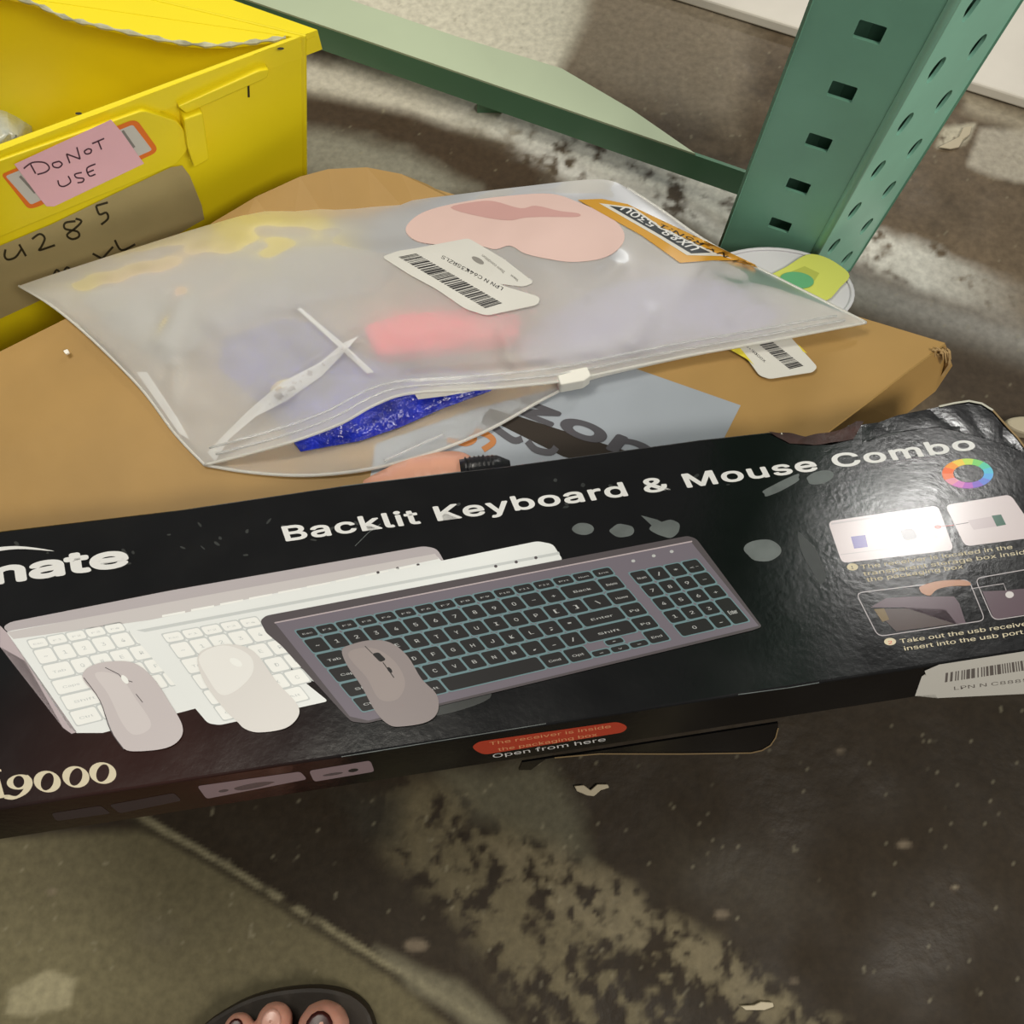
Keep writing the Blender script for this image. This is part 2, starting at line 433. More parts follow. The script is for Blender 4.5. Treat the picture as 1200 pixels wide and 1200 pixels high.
# diagonal brace that leaves the upright up and back
p0 = D0 + Vector((0.01, .01, .25)); dirb = Vector((-.10, .25, .55))
w = Vector((.016, .006, 0)); t = Vector((-.004, .012, 0))
ringb = [p0 - w, p0 + w, p0 + w + t, p0 - w + t]
vs, fs = prism(ringb, dirb * 1.1); mk('diagonal_brace', vs, fs, green, rack)

# low horizontal beam behind the bag
beam = thing('rack_beam', 'long pale green steel beam lying low behind the bag, meeting the rack upright', 'beam', P(600, 110, .06))
zt = .052
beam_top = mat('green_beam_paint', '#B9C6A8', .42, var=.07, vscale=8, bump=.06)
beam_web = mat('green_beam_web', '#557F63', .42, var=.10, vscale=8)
f0, f1 = P(200, -32, zt), P(815, 180, zt)
bk = [P(815, 180, zt), P(740, 128, zt), P(658, 80, zt), P(533, 42, zt), P(300, -38, zt)]
top = [P(100, -66, zt), f1] + bk[1:] + [P(200, -72, zt)]
top[0] = P(100, -66, zt)
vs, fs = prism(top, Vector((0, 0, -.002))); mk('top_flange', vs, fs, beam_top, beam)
q0, q1 = P(100, -66, zt), P(878, 201.7, zt)
dn = (q1 - q0).normalized(); nb_ = Vector((-dn.y, dn.x, 0))
vs, fs = prism([q0 + Vector((0, 0, -.0021)), q1 + Vector((0, 0, -.0021)), q1 + nb_ * .003 + Vector((0, 0, -.0021)), q0 + nb_ * .003 + Vector((0, 0, -.0021))], Vector((0, 0, -.028)))
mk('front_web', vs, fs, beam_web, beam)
for s in (.12, .62):
    c = q0.lerp(q1, s) + nb_ * .02
    vs, fs = prism([Vector((c.x - .012, c.y - .006, zt - .0022)), Vector((c.x + .012, c.y - .006, zt - .0022)), Vector((c.x + .012, c.y + .006, zt - .0022)), Vector((c.x - .012, c.y + .006, zt - .0022))], Vector((0, 0, -(zt - .0022))))
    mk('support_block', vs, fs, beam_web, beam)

# white panel on the floor beyond the rack
pn = [P(700, -40, .012), P(830, 0, .012), P(1230, 124, .012)]
pan = tag(mk('painted_board', *prism([P(700, -40, .012), P(1260, 133, .012), P(1420, -60, .012), P(1000, -260, .012)], Vector((0, 0, -.0115))), mat('white_board', '#DAD4C8', .5, var=.04)),
          'flat white board lying on the floor in the far right corner, beyond the rack upright', 'board')
bevel(pan, .002)

# ------------------------------------------------------------------ cardboard carton
ZC = .10
carton = thing('cardboard_carton', 'brown cardboard shipping carton with grey printed tape, under the frosted bag', 'carton', P(500, 500, 0))
R_, B_, L_, F_ = (1108, 402), (430, 197), (-330, 577), (520, 843)
ctop = [P(*q, ZC) for q in (R_, B_, L_, F_)]
# top panel: fine grid so that the board sags and bulges a little
def carton_z(s, t):
    e = min(s, 1 - s, t, 1 - t)
    return ZC + min(1, e * 8) * .0012 * math.sin(s * 7 + t * 3) * math.cos(t * 5)
nS, nT = 60, 40; vs = []; fs = []
for j in range(nT + 1):
    for i in range(nS + 1):
        s, t = i / nS, j / nT
        p = (ctop[1] * (1 - s) + ctop[0] * s) * (1 - t) + (ctop[2] * (1 - s) + ctop[3] * s) * t
        vs.append(Vector((p.x, p.y, carton_z(s, t))))
for j in range(nT):
    for i in range(nS):
        a = j * (nS + 1) + i; fs.append([a, a + 1, a + nS + 2, a + nS + 1])
top_v, top_f = list(vs), list(fs)
mk('top_panel', vs, fs, cardboard, carton, True)
carton_bvh = BVHTree.FromPolygons(top_v, top_f)
names = ['back_panel', 'left_panel', 'front_panel', 'right_panel']
ring4 = [ctop[0], ctop[1], ctop[2], ctop[3]]
cen = sum(ring4, Vector()) / 4
for i in range(4):
    a, b = ring4[i], ring4[(i + 1) % 4]
    inn = (cen - (a + b) / 2); inn.z = 0; inn.normalize(); inn *= .004
    if i == 3:
        a = a + inn * .5
    g0 = Vector((0, 0, -.0005))
    vv, ff = prism([a + g0, b + g0, b + inn + g0, a + inn + g0], Vector((0, 0, -ZC + .001)))
    mk(names[i], vv, ff, cardboard, carton)
# right-hand end: doubled, crushed flaps with frayed corner
def strip(name, px_top, zt_, px_bot, zb_, m, parent, th=.003):
    top = [P(u, v, z) for (u, v), z in zip(px_top, zt_)]; bot = [P(u, v, z) for (u, v), z in zip(px_bot, zb_)]
    vs = []; fs = []; n = len(top)
    for a, b in zip(top, bot): vs += [a, b]
    for i in range(n - 1): fs.append([2 * i, 2 * i + 1, 2 * i + 3, 2 * i + 2])
    o = mk(name, vs, fs, m, parent); md = o.modifiers.new('s', 'SOLIDIFY'); md.thickness = th; md.offset = 0
    return o
strip('outer_flap', [(1106, 403), (1060, 437), (1012, 474), (900, 558), (800, 633)], [.1] * 5,
      [(1114, 428), (1094, 458), (1050, 492), (915, 585), (800, 660)], [.075, .072, .07, .07, .07], cardboard, carton)
strip('inner_flap', [(1095, 412), (1104, 418), (1109, 407), (1112, 416), (1113, 427)], [.100, .098, .104, .096, .09],
      [(1084, 425), (1098, 432), (1106, 424), (1106, 436), (1104, 441)], [.085, .083, .082, .08, .08], cardboard_edge, carton, .002)
rnd = random.Random(3); fr = []
for i in range(9):
    u = 1092 + i * 2.4; a = P(u, 410 + rnd.uniform(-2, 4), .102); fr.append([a, P(u + rnd.uniform(1, 7), 417 + rnd.uniform(-4, 10), .098)])
vs, fs = [], []
for a, b in fr:
    v_, f_ = tube([a, (a + b) / 2 + Vector((0, .001, .002)), b], [.001, .0008, .0004], 5); k = len(vs); vs += v_; fs += [[i + k for i in f] for f in f_]
o = mk('frayed_fluting', vs, fs, cardboard_edge, carton); o['kind'] = 'stuff'
# raised flap at the far left corner (bent up behind the bag)
strip('raised_flap', [(250, 262), (300, 232), (352, 208), (385, 199), (430, 197), (470, 205), (500, 217)], [.104, .110, .118, .122, .120, .112, .104],
      [(200, 300), (270, 300), (340, 290), (400, 285), (440, 280), (500, 275), (560, 250)], [.102] * 7, cardboard, carton, .003)
# upright flap hidden under the black box: it props the near edge up
# grey printed tape on the carton
tape_grey = mat('grey_tape', '#9DA4AC', .34, var=.05, vscale=12)
tape_print = mat('tape_print', '#46444A', .4); orange_ink = mat('orange_ink', '#B5702F', .45)
gap = mat('dark_slot', '#2A2118', .8)
cmap = bvh_map([carton_bvh], lambda u, v: P(u, v, ZC))
decal('printed_tape', carton, [
    poly(tape_grey, [(560, 478), (745, 432), (768, 440), (868, 475), (835, 540), (800, 600), (560, 600), (430, 585), (440, 520)], 0),
    poly(gap, [(575, 478), (602, 486), (745, 532), (812, 552), (800, 575), (660, 535), (566, 488)], 1),
    text(tape_print, 'zon', (602, 481), (757, 543), (20, -25), (24, -30), 2, bold=.07),
    stroke(tape_print, catmull([(566, 491), (585, 505), (602, 516), (612, 514)], 5), 8, 2),
    stroke(tape_print, catmull([(618, 517), (628, 527), (645, 530), (652, 524)], 5), 8, 2),
    stroke(orange_ink, catmull([(524, 515), (545, 520), (556, 515), (552, 509)], 6), 6, 2),
    stroke(orange_ink, catmull([(556, 505), (572, 510), (578, 518), (566, 527)], 6), 7, 2),
], cmap, grid=30, step=.0001, label='grey parcel tape printed with dark letters and an orange curve')

# ------------------------------------------------------------------ black keyboard carton
pA, pB, pC = P(0, 948, .200), P(1200, 763, .200), P(600, 545, .1425)
nB = (pB - pA).cross(pC - pA).normalized()
if nB.z < 0: nB = -nB
TOPM = flat_map(pA, nB)
fold = (pB - pA).normalized(); nS_ = fold.cross(nB).normalized()
if nS_.y > 0: nS_ = -nS_
SIDEM = flat_map(pA, nS_)
T = .040
bb = thing('keyboard_box', 'long glossy black retail box printed with keyboards and mice, resting across the carton', 'box', P(600, 700, .0) + Vector((0, 0, .10)))
black = mat('black_gloss_print', '#0A0A0B', .27, var=.3, vscale=18, bump=.05, bscale=260, spec=.42)
# scuffed gloss: roughness broken up
nt = black.node_tree; bs = nt.nodes['Principled BSDF']
tcn = nt.nodes.new('ShaderNodeTexCoord'); nn = nt.nodes.new('ShaderNodeTexNoise'); nn.inputs['Scale'].default_value = 30; nn.inputs['Detail'].default_value = 8
nt.links.new(tcn.outputs['Object'], nn.inputs['Vector'])
mm = nt.nodes.new('ShaderNodeMapRange'); mm.inputs[1].default_value = .35; mm.inputs[2].default_value = .7; mm.inputs[3].default_value = .17; mm.inputs[4].default_value = .26
nt.links.new(nn.outputs['Fac'], mm.inputs[0]); nt.links.new(mm.outputs[0], bs.inputs['Roughness'])
outl = [(-240, 652), (0, 622), (210, 597), (420, 566), (600, 545), (820, 515), (902, 506), (930, 509), (945, 514), (985, 507), (1005, 497), (1030, 496), (1052, 488),
        (1075, 484), (1100, 478), (1125, 472), (1140, 471), (1152, 474), (1164, 482), (1176, 497), (1190, 512), (1216, 548), (1262, 618), (1345, 741)]
topr = [PP(u, v, pA, nB) for u, v in outl] + [PP(u, v, pA, nB) for u, v in ((1200, 763), (867, 814), (460, 877), (0, 948), (-80, 960))]
# snap the near edge onto the fold line
for i in range(len(outl) - 1, len(topr)):
    p = topr[i]; topr[i] = pA + fold * (p - pA).dot(fold)
vs, fs = prism(topr, -nB * T)
boxbody = mk('box_body', vs, fs, black, bb); bevel(boxbody, .0012, 2)
# dark red printed glow in the lower left of the big face
gpos = PP(170, 895, pA, nB) - bb.location
sx = nt.nodes.new('ShaderNodeVectorMath'); sx.operation = 'DISTANCE'; sx.inputs[1].default_value = gpos
nt.links.new(tcn.outputs['Object'], sx.inputs[0])
gr = nt.nodes.new('ShaderNodeMapRange'); gr.inputs[1].default_value = .02; gr.inputs[2].default_value = .11; gr.inputs[3].default_value = .8; gr.inputs[4].default_value = 0
nt.links.new(sx.outputs['Value'], gr.inputs[0])
gm = nt.nodes.new('ShaderNodeMix'); gm.data_type = 'RGBA'; gm.inputs[7].default_value = (.030, .008, .005, 1)
src = bs.inputs['Base Color'].links[0].from_socket
nt.links.new(gr.outputs[0], gm.inputs[0]); nt.links.new(src, gm.inputs[6]); nt.links.new(gm.outputs[2], bs.inputs['Base Color'])
# opened end tab
tanedge = mat('card_edge', '#8A7450', .8)
tabp = [(612, 894), (700, 881), (912, 848), (912, 853), (909, 864), (903, 873), (893, 879), (880, 882), (800, 883), (702, 883), (650, 888), (640, 890), (622, 903), (608, 903)]
tv = [SIDEM(u, v, 0) for u, v in tabp]
vs, fs = prism([p - nS_ * .0003 for p in tv], -nS_ * .0012); mk('end_tab', vs, fs, black, bb)
decal('tab_cut_edge', bb, [stroke(tanedge, [(650, 888), (702, 883.4), (800, 883.6), (880, 882.4), (893, 879.5), (903, 873.5), (909, 864.5), (912, 853)], 1.3)], SIDEM, label='raw tan cut edge of the tab')

# printing on the big face
g1 = mat('print_silver', '#C9C4C4', .2); g1d = mat('print_silver_dark', '#B4ADB0', .2); wk = mat('print_white', '#E6E9E8', .2); wk2 = mat('print_white_key', '#F0F1EE', .2)
wkl = mat('print_white_line', '#C8CCCC', .2); pkc = mat('print_pinkish', '#B9ACB0', .2); cream = mat('cream_ink', '#CFC4A8', .5)
gk = mat('print_grey_body', '#736C76', .2); gkd = mat('print_grey_rim', '#565053', .2); key = mat('print_key', '#2B2A2A', .2); cy = mat('print_cyan', '#6E8A90', .2); legend = mat('print_legend', '#B9BBBB', .2)
decal('title_lettering', bb, [text(white_ink, 'Backlit Keyboard & Mouse Combo', (335, 634), (1145, 526), (-8, -23), (-12, -20), 1, bold=.036, space=1.06)], TOPM, label='white title lettering')
logo = [text(white_ink, 'mate', (-34, 688), (152, 662), (-5, -33), (-5, -32), 1, bold=.062, space=.98)]
logo.append(poly(white_ink, catmull([(-60, 660), (-20, 645), (20, 640), (64, 646), (20, 643.5), (-20, 650), (-60, 664)], 5), 1))
decal('logo_lettering', bb, logo, TOPM, label='white logo lettering with a thin swoosh above')
nine = []
for cx, cy_ in ((55.5, 916), (89, 910.5), (120.5, 906)):
    nine.append(ring(cream, ell(cx, cy_, 16, 12.5, .18), ell(cx, cy_, 7.2, 10.6, .35), 1))
nine.append(ring(cream, ell(23, 916.5, 15, 8.8, -.1), ell(22, 916.2, 6.5, 7, .1), 1))
nine.append(poly(cream, catmull([(32, 908), (38, 915), (37, 923), (30, 931), (16, 937), (5, 935.5), (9, 931.5), (19, 933), (27, 926), (31, 916)], 4, True), 2))
nine.append(stroke(cream, [(-6, 905), (2, 934)], 7, 1)); nine.append(poly(cream, [(-12, 938), (9, 934), (8, 931.5), (-12, 934)], 2)); nine.append(poly(cream, [(-20, 908), (2, 904), (1, 901.5), (-20, 905)], 2))
decal('model_number', bb, nine, TOPM, label='cream serif model number')

def keyboard_rows():
    R = [[1.0] * 13 + [1.0, 1.0, 1.0], [1.0] * 13 + [1.9, 1.1], [1.4] + [1.0] * 12 + [1.2, 1.2], [1.7] + [1.0] * 11 + [2.2, 1.1], [2.1] + [1.0] * 10 + [2.6, 1.1], [1.4, 1.0, 1.0, 1.2, 5.2, 1.25, 1.2, 1, 1, 1, 1.1]]
    LG = [['Esc', 'F1', 'F2', 'F3', 'F4', 'F5', 'F6', 'F7', 'F8', 'F9', 'F10', 'F11', 'F12', 'Prt', 'Num', 'Ins'],
          ['~', '1', '2', '3', '4', '5', '6', '7', '8', '9', '0', '-', '+', 'Back', 'Delete'], ['Tab'] + list('QWERTYUIOP') + ['[', ']', '\\', 'Home'],
          ['Caps'] + list('ASDFGHJKL') + [';', "'", 'Enter', 'Pg'], ['Shift'] + list('ZXCVBNM') + [',', '.', '/', 'Shift', 'Pg'], ['Ctrl', 'Fn', 'Win', 'Alt', '', 'Cmd', 'Opt', '<', 'v', '>', 'End']]
    return R, LG
def kb_keys(q, kmat, lmat, out, legend_m, s_main=.797, clip=None, with_numpad=True, layer=3):
    M = quadmap(q); R, LG = keyboard_rows(); rows = [0, .115, .292, .469, .646, .823, 1.0]; items = []
    def cell(s0, t0, s1, t1, lg=''):
        c = M((s0 + s1) / 2, (t0 + t1) / 2)
        if clip and not clip(*c): return
        g = .0028; gt = .012
        o = [M(s0, t0), M(s1, t0), M(s1, t1), M(s0, t1)]
        pass
        i_ = [M(s0 + g, t0 + gt), M(s1 - g, t0 + gt), M(s1 - g, t1 - gt), M(s0 + g, t1 - gt)]
        items.append(poly(lmat, rpoly(o, 3, 3), layer)); items.append(poly(kmat, rpoly(i_, 3, 3), layer + 1))
        if lg and legend_m:
            hgt = (t1 - t0); wd = min((s1 - s0) * .5, .011 * len(lg) if len(lg) > 1 else .010); hs = .30 if len(lg) == 1 else .20
            sm = (s0 + s1) / 2
            b0, b1 = M(sm - wd / 2, t0 + hgt * .62), M(sm + wd / 2, t0 + hgt * .62); up = M(sm - wd / 2, t0 + hgt * (.62 - hs))
            items.append(text(legend_m, lg, b0, b1, (up[0] - b0[0], up[1] - b0[1]), layer=layer + 2, bold=.02))
    for r in range(6):
        tot = sum(R[r]); x = 0
        for w_, lg in zip(R[r], LG[r]):
            s0, s1 = x / tot * s_main, (x + w_) / tot * s_main; x += w_
            t0, t1 = rows[r], rows[r + 1]
            if lg == '<' or lg == '>': t0 = (t0 + t1) / 2
            elif lg == 'v':
                cell(s0, t0, s1, (t0 + t1) / 2 - .005, '^'); t0 = (t0 + t1) / 2
            cell(s0, t0, s1, t1, lg)
    if with_numpad:
        L2 = [['Num', '/', '*', '<-'], ['7', '8', '9', '-'], ['4', '5', '6', '+'], ['1', '2', '3', None], ['0', None, '.', None]]
        for r in range(5):
            for c in range(4):
                lg = L2[r][c]
                if lg is None: continue
                s0 = .824 + c * .044; s1 = s0 + .044; t0, t1 = rows[r + 1], rows[r + 2]
                if lg == '0': s1 += .044
                cell(s0, t0, s1, t1, lg)
        cell(.824 + 3 * .044, rows[4], 1.0, rows[6], 'Enter')
    out += items

# silver keyboard
kb1 = [poly(g1d, rpoly([(3, 735), (12, 729), (200, 692), (497, 640), (512, 643), (522, 660), (400, 690), (14, 745)], 6), 0),
       poly(wk, [(8, 741), (14, 739), (240, 700), (510, 650), (522, 662), (330, 745), (345, 800), (120, 859), (90, 859), (82, 853)], 1),
       poly(pkc, [(0, 733), (8, 741), (90, 858), (84, 860), (74, 853), (30, 775), (0, 758)], 1),
       poly(g1, [(8, 741), (240, 698), (510, 649), (514, 655), (300, 700), (180, 726), (16, 749)], 2)]
kb_keys([(30, 750), (480, 664), (560, 735), (90, 852)], wk2, wkl, kb1, wkl, clip=lambda x, y: x < 186 + (y - 735) * .5 and y > 735, with_numpad=False, layer=2)
for i in range(9):
    x = 190 + i * 34; y = 716 - i * 6.8; kb1.append(poly(wk2, [(x, y + 5), (x + 27, y), (x + 27, y + 2.5), (x, y + 7.5)], 3))
for x, y in ((443, 671), (466, 666), (490, 662)): kb1.append(poly(gkd, ell(x, y, 2, 1.6, n=8), 3))
decal('silver_keyboard_picture', bb, kb1, TOPM, label='printed picture of a silver keyboard')
kb2 = [poly(wk, rpoly([(150, 738), (170, 728), (200, 722), (630, 634.5), (648, 638), (660, 657), (560, 690), (320, 770), (385, 822), (258, 850), (244, 848)], 5), 0),
       poly(wkl, [(160, 739), (655, 647), (656, 650), (170, 741)], 1)]
kb_keys([(188, 743), (640, 658), (720, 730), (262, 846)], wk2, wkl, kb2, wkl, clip=lambda x, y: x < 388 and not (x > 300 and y < 735), with_numpad=False, layer=2)
for x, y in ((581, 664), (605, 659), (628, 654)): kb2.append(poly(gkd, ell(x, y, 2, 1.8, n=8), 3))
decal('white_keyboard_picture', bb, kb2, TOPM, label='printed picture of a white keyboard', base=.0003)
kb3 = [poly(gkd, rpoly([(305, 728), (312, 722), (560, 675), (806, 628.5), (816, 632), (893, 735), (882, 739), (430, 848), (412, 846), (404, 838), (330, 757), (312, 742)], 4), 0),
       poly(gk, [(323, 731), (560, 685), (810, 636), (889, 734), (432, 845), (410, 840), (350, 765)], 1),
       stroke(pkc, [(322, 730.5), (560, 684), (811, 635)], 1.5, 2)]
kb_keys([(344, 739), (808, 645), (880, 729), (425, 836)], key, cy, kb3, legend)
for x, y in ((742, 658), (766, 652), (787, 647)): kb3.append(poly(legend, ell(x, y, 2.4, 1.8, n=8), 3))
decal('grey_keyboard_picture', bb, kb3, TOPM, label='printed picture of a dark grey keyboard with cyan-edged keys', base=.0005)
# mice
msil = mat('print_mouse_silver', '#C6BEBF', .2); msil2 = mat('print_mouse_silver_shine', '#D0C9C9', .2); mwh = mat('print_mouse_white', '#DCD9D6', .2); mwh2 = mat('print_mouse_white_top', '#E8E7E4', .2)
mgr = mat('print_mouse_grey', '#8F8686', .2); mgr2 = mat('print_mouse_grey_shine', '#998F8D', .2)
m1 = catmull([(98, 790), (108, 781), (130, 776), (158, 778), (180, 795), (200, 825), (214, 850), (212, 866), (196, 877), (165, 881), (146, 878), (132, 858), (118, 822), (100, 800)], 5, True)
m1b = catmull([(99, 795), (118, 822), (130, 856), (144, 879), (152, 882), (165, 882), (150, 874), (138, 850), (124, 815), (104, 790)], 4, True)
decal('silver_mouse_picture', bb, [poly(msil, m1, 0), poly(msil2, catmull([(112, 790), (140, 793), (160, 820), (178, 850), (160, 862), (145, 850), (128, 815)], 5, True), 1),
      stroke(gkd, [(124, 783), (140, 791), (145, 797), (156, 800)], .9, 2), stroke(gkd, catmull([(99, 795), (118, 822), (130, 856), (146, 879)], 4), .9, 2), poly(wk2, ell(147, 797, 6, 3, .9), 3), stroke(gkd, [(160, 814), (168, 824)], .9, 2)],
      TOPM, base=.0008, label='printed picture of a silver mouse')
m2 = catmull([(232, 772), (245, 760), (275, 756), (300, 766), (325, 800), (348, 825), (350, 840), (335, 854), (305, 859), (288, 855), (278, 846), (262, 830), (240, 800)], 5, True)
decal('white_mouse_picture', bb, [poly(mwh, m2, 0), poly(mwh2, catmull([(234, 770), (262, 757), (292, 768), (297, 788), (280, 808), (260, 815), (244, 795)], 5, True), 1), poly(wk2, ell(277, 777, 8, 4, .5), 2)],
      TOPM, base=.0008, label='printed picture of a white mouse')
m3 = catmull([(401, 763), (412, 756), (435, 751), (458, 754), (478, 770), (494, 796), (512, 815), (513, 835), (500, 847), (472, 852), (456, 850), (440, 834), (424, 805), (408, 782)], 5, True)
decal('grey_mouse_picture', bb, [poly(mgr, m3, 0), poly(mgr2, catmull([(408, 767), (436, 760), (462, 775), (475, 800), (466, 820), (445, 820), (430, 795)], 5, True), 1), poly(key, rpoly([(436, 767), (444, 765), (453, 774), (446, 777)], 3), 2),
      stroke(key, [(449, 777), (462, 795)], 1, 2), stroke(key, [(428, 758), (437, 767)], .8, 2), poly(key, ell(457, 786, 4, 2, .9), 3)], TOPM, base=.0008, label='printed picture of a grey mouse')
# colour ring
hues = ['#5FA9E6', '#6D87D8', '#8A70CC', '#B56FC4', '#D487C6', '#E59FB0', '#F08A66', '#F0713C', '#F09A38', '#EBC94A', '#BEDB5A', '#7CCB6E', '#55C4A6', '#57BBD6']
ritems = []
n = len(hues) * 3
for i in range(n):
    a0, a1 = 2 * math.pi * i / n, 2 * math.pi * (i + 1) / n
    o_ = ell(1134, 555, 30, 17.5, 0, 1, a0, a1); i_ = ell(1135, 555, 18, 10.5, 0, 1, a0, a1)
    ritems.append(poly(mat('ring_hue_%d' % (i // 3), hues[i // 3], .4), [o_[0], o_[1], i_[1], i_[0]], 1))
decal('colour_ring', bb, ritems, TOPM, label='rainbow coloured ring print')
# instruction cards
cardm = mat('print_card', '#C9BEC0', .2); pur = mat('print_purple', '#6B62A0', .2); dgr = mat('print_dark_green', '#2C5A4A', .2); red = mat('print_red', '#C8473C', .2); hand = mat('print_hand', '#A87A5E', .2); brn = mat('print_brown', '#4A3D3A', .2); mv = mat('print_mauve', '#5C4C54', .2)
cards = [poly(cardm, rpoly([(970, 611), (1099, 592.5), (1118, 644.5), (986.6, 660)], 7), 0),
         stroke(g1d, [(974, 614), (1096, 596)], 2, 1), stroke(g1d, [(985, 650), (1060, 641)], 1, 1),
         poly(pur, [(997, 629), (1014, 627), (1017, 641), (1001, 643)], 1), poly(gkd, rpoly([(1054, 621), (1070, 619), (1076, 631), (1060, 634)], 5), 1),
         poly(g1d, [(1081, 618), (1092, 616), (1094, 620), (1083, 622)], 1), poly(g1d, [(1086, 628), (1097, 626), (1099, 630), (1088, 632)], 1), poly(red, ell(1099, 617.5, 4, 2.3), 2),
         stroke(red, [(1103, 617), (1118, 615.5)], .6, 2),
         poly(cardm, rpoly([(1107.5, 592), (1184, 579.5), (1218, 629), (1131, 640.5)], 7), 0), poly(pkc, [(1134, 610), (1163, 605), (1168, 617), (1141, 621)], 1), stroke(gkd, [(1120, 615), (1135, 612.5)], .7, 2),
         poly(dgr, [(1162, 604.5), (1173, 603), (1179, 615), (1168, 617)], 2)]
c3 = rpoly([(1003, 695), (1135, 679), (1154.5, 727), (1029, 746)], 8); cards.append(stroke(g1d, c3, 1, 1, True))
c4 = rpoly([(1142.6, 678), (1222, 664), (1260, 712), (1164, 727)], 8); cards.append(stroke(g1d, c4, 1, 1, True))
cards += [poly(hand, catmull([(1079, 687), (1100, 681), (1130, 680), (1137, 686), (1115, 687), (1098, 691), (1090, 698), (1082, 696), (1078, 692)], 4, True), 2),
          poly(mv, [(1020, 712), (1038, 701), (1070, 699), (1118, 699), (1124, 707), (1132, 731), (1122, 732), (1108, 714), (1060, 712)], 1), poly(brn, [(1026, 714), (1060, 713), (1108, 715), (1120, 731), (1050, 740), (1038, 728)], 1), poly(mat('print_ochre', '#6E5B36', .2), [(1024, 714), (1036, 713), (1042, 726), (1034, 729)], 2),
          poly(mv, [(1151, 693), (1178, 692), (1230, 687), (1250, 712), (1165, 726)], 0), stroke(g1d, [(1138, 690), (1176, 684), (1179, 692)], .8, 2), poly(g1, ell(1183, 697, 5, 4, n=12), 2)]
cards.append(poly(cream, ell(999, 664.5, 6.6, 4.2), 1)); cards.append(text(key, '1', (997.5, 667), (1000.5, 666.6), (-1, -5), layer=2, bold=.03))
cards.append(poly(cream, ell(1043, 752, 7, 4.3), 1)); cards.append(text(red, '2', (1041, 755), (1046, 754.4), (-1, -5), layer=2, bold=.03))
small = [text(cream, 'The receiver is located in the', (1009, 667), (1187, 643), (-2, -6.6), layer=1, bold=.02), text(cream, 'transparent storage box inside', (1012, 675), (1210, 648), (-2, -6.6), layer=1, bold=.02),
         text(cream, 'the packaging box', (1016, 682), (1129, 666), (-2, -6.6), layer=1, bold=.02),
         text(cream, 'Take out the usb receiver,', (1055, 754), (1212, 732), (-2, -6.8), layer=1, bold=.02), text(cream, 'insert into the usb port of', (1060, 762.5), (1216, 740.5), (-2, -6.8), layer=1, bold=.02)]
cq = {0: (960, 585, 1104, 665), 1: (1104, 570, 1400, 650), 2: (990, 670, 1138.5, 750), 3: (1138.6, 655, 1400, 735)}
groups_ = {0: [], 1: [], 2: [], 3: [], 4: []}
for it in cards:
    cx = sum(v[0] for v in it[1]) / len(it[1]); cy_ = sum(v[1] for v in it[1]) / len(it[1]); g_ = 4
    for k_, q_ in cq.items():
        if q_[0] <= cx <= q_[2] and q_[1] <= cy_ <= q_[3]: g_ = k_; break
    if abs(cx - 999) < 8 and abs(cy_ - 664.5) < 7: g_ = 4
    if abs(cx - 1043) < 8 and abs(cy_ - 752) < 8: g_ = 5
    groups_.setdefault(g_, []).append(it)
for k_, its in groups_.items():
    if its: decal('instruction_picture' if k_ < 4 else 'step_number', bb, its, TOPM)
decal('instruction_lettering', bb, small[:3], TOPM, label='three lines of cream instruction lettering'); decal('instruction_lettering', bb, small[3:], TOPM, label='two lines of cream instruction lettering')
# scuffs where labels were torn off
scuff = mat('scuffed_patch', '#5B6160', .5, var=.3, vscale=60); scuff2 = mat('scuff_faint', '#2A2D2C', .4, var=.3, vscale=60)
rnd = random.Random(12)
def rag(cx, cy_, rx, ry, rot=0, j=.15, n=10):
    c, s_ = math.cos(rot), math.sin(rot); pts = []
    for i in range(n):
        w_ = 2 * math.pi * i / n; k = 1 + rnd.uniform(-j, j); x, y = rx * math.cos(w_) * k, ry * math.sin(w_) * k
        pts.append((cx + x * c - y * s_, cy_ + x * s_ + y * c))
    return catmull(pts, 3, True)
for a in ((683, 620, 13, 7, 0, .06), (729, 622, 14, 8, 0, .08), (780, 620, 17, 10, 0, .15), (916, 569, 26, 6, -.45, .2), (961, 560, 17, 7, -.25, .15), (893, 645, 24, 12, .05, .2)):
    decal('scuff', bb, [poly(scuff, rag(*a), 0)], TOPM, label='grey scuff where a sticker was pulled off')
decal('scuff', bb, [poly(scuff, [(751, 604), (770, 609), (784, 616), (768, 620)], 1)], TOPM)
for a in ((520, 815, 60, 22, -.2, .12), (952, 655, 34, 9, 1.1, .2), (1030, 507, 30, 6, -.2, .2)):
    decal('faint_scuff', bb, [poly(scuff2, rag(*a), 0)], TOPM)
for i in range(46):
    x = rnd.uniform(10, 1120); y = rnd.uniform(628, 655) - x * .135 + rnd.uniform(0, 40)
    decal('speck', bb, [poly(scuff2, rag(x, y, rnd.uniform(1, 5), rnd.uniform(.8, 2.5), rnd.uniform(-1, 1), .3, 6), 0)], TOPM)
decal('scratch', bb, [stroke(scuff, [(416, 640), (432, 624), (446, 614)], .7, 0)], TOPM, label='thin pale scratch')
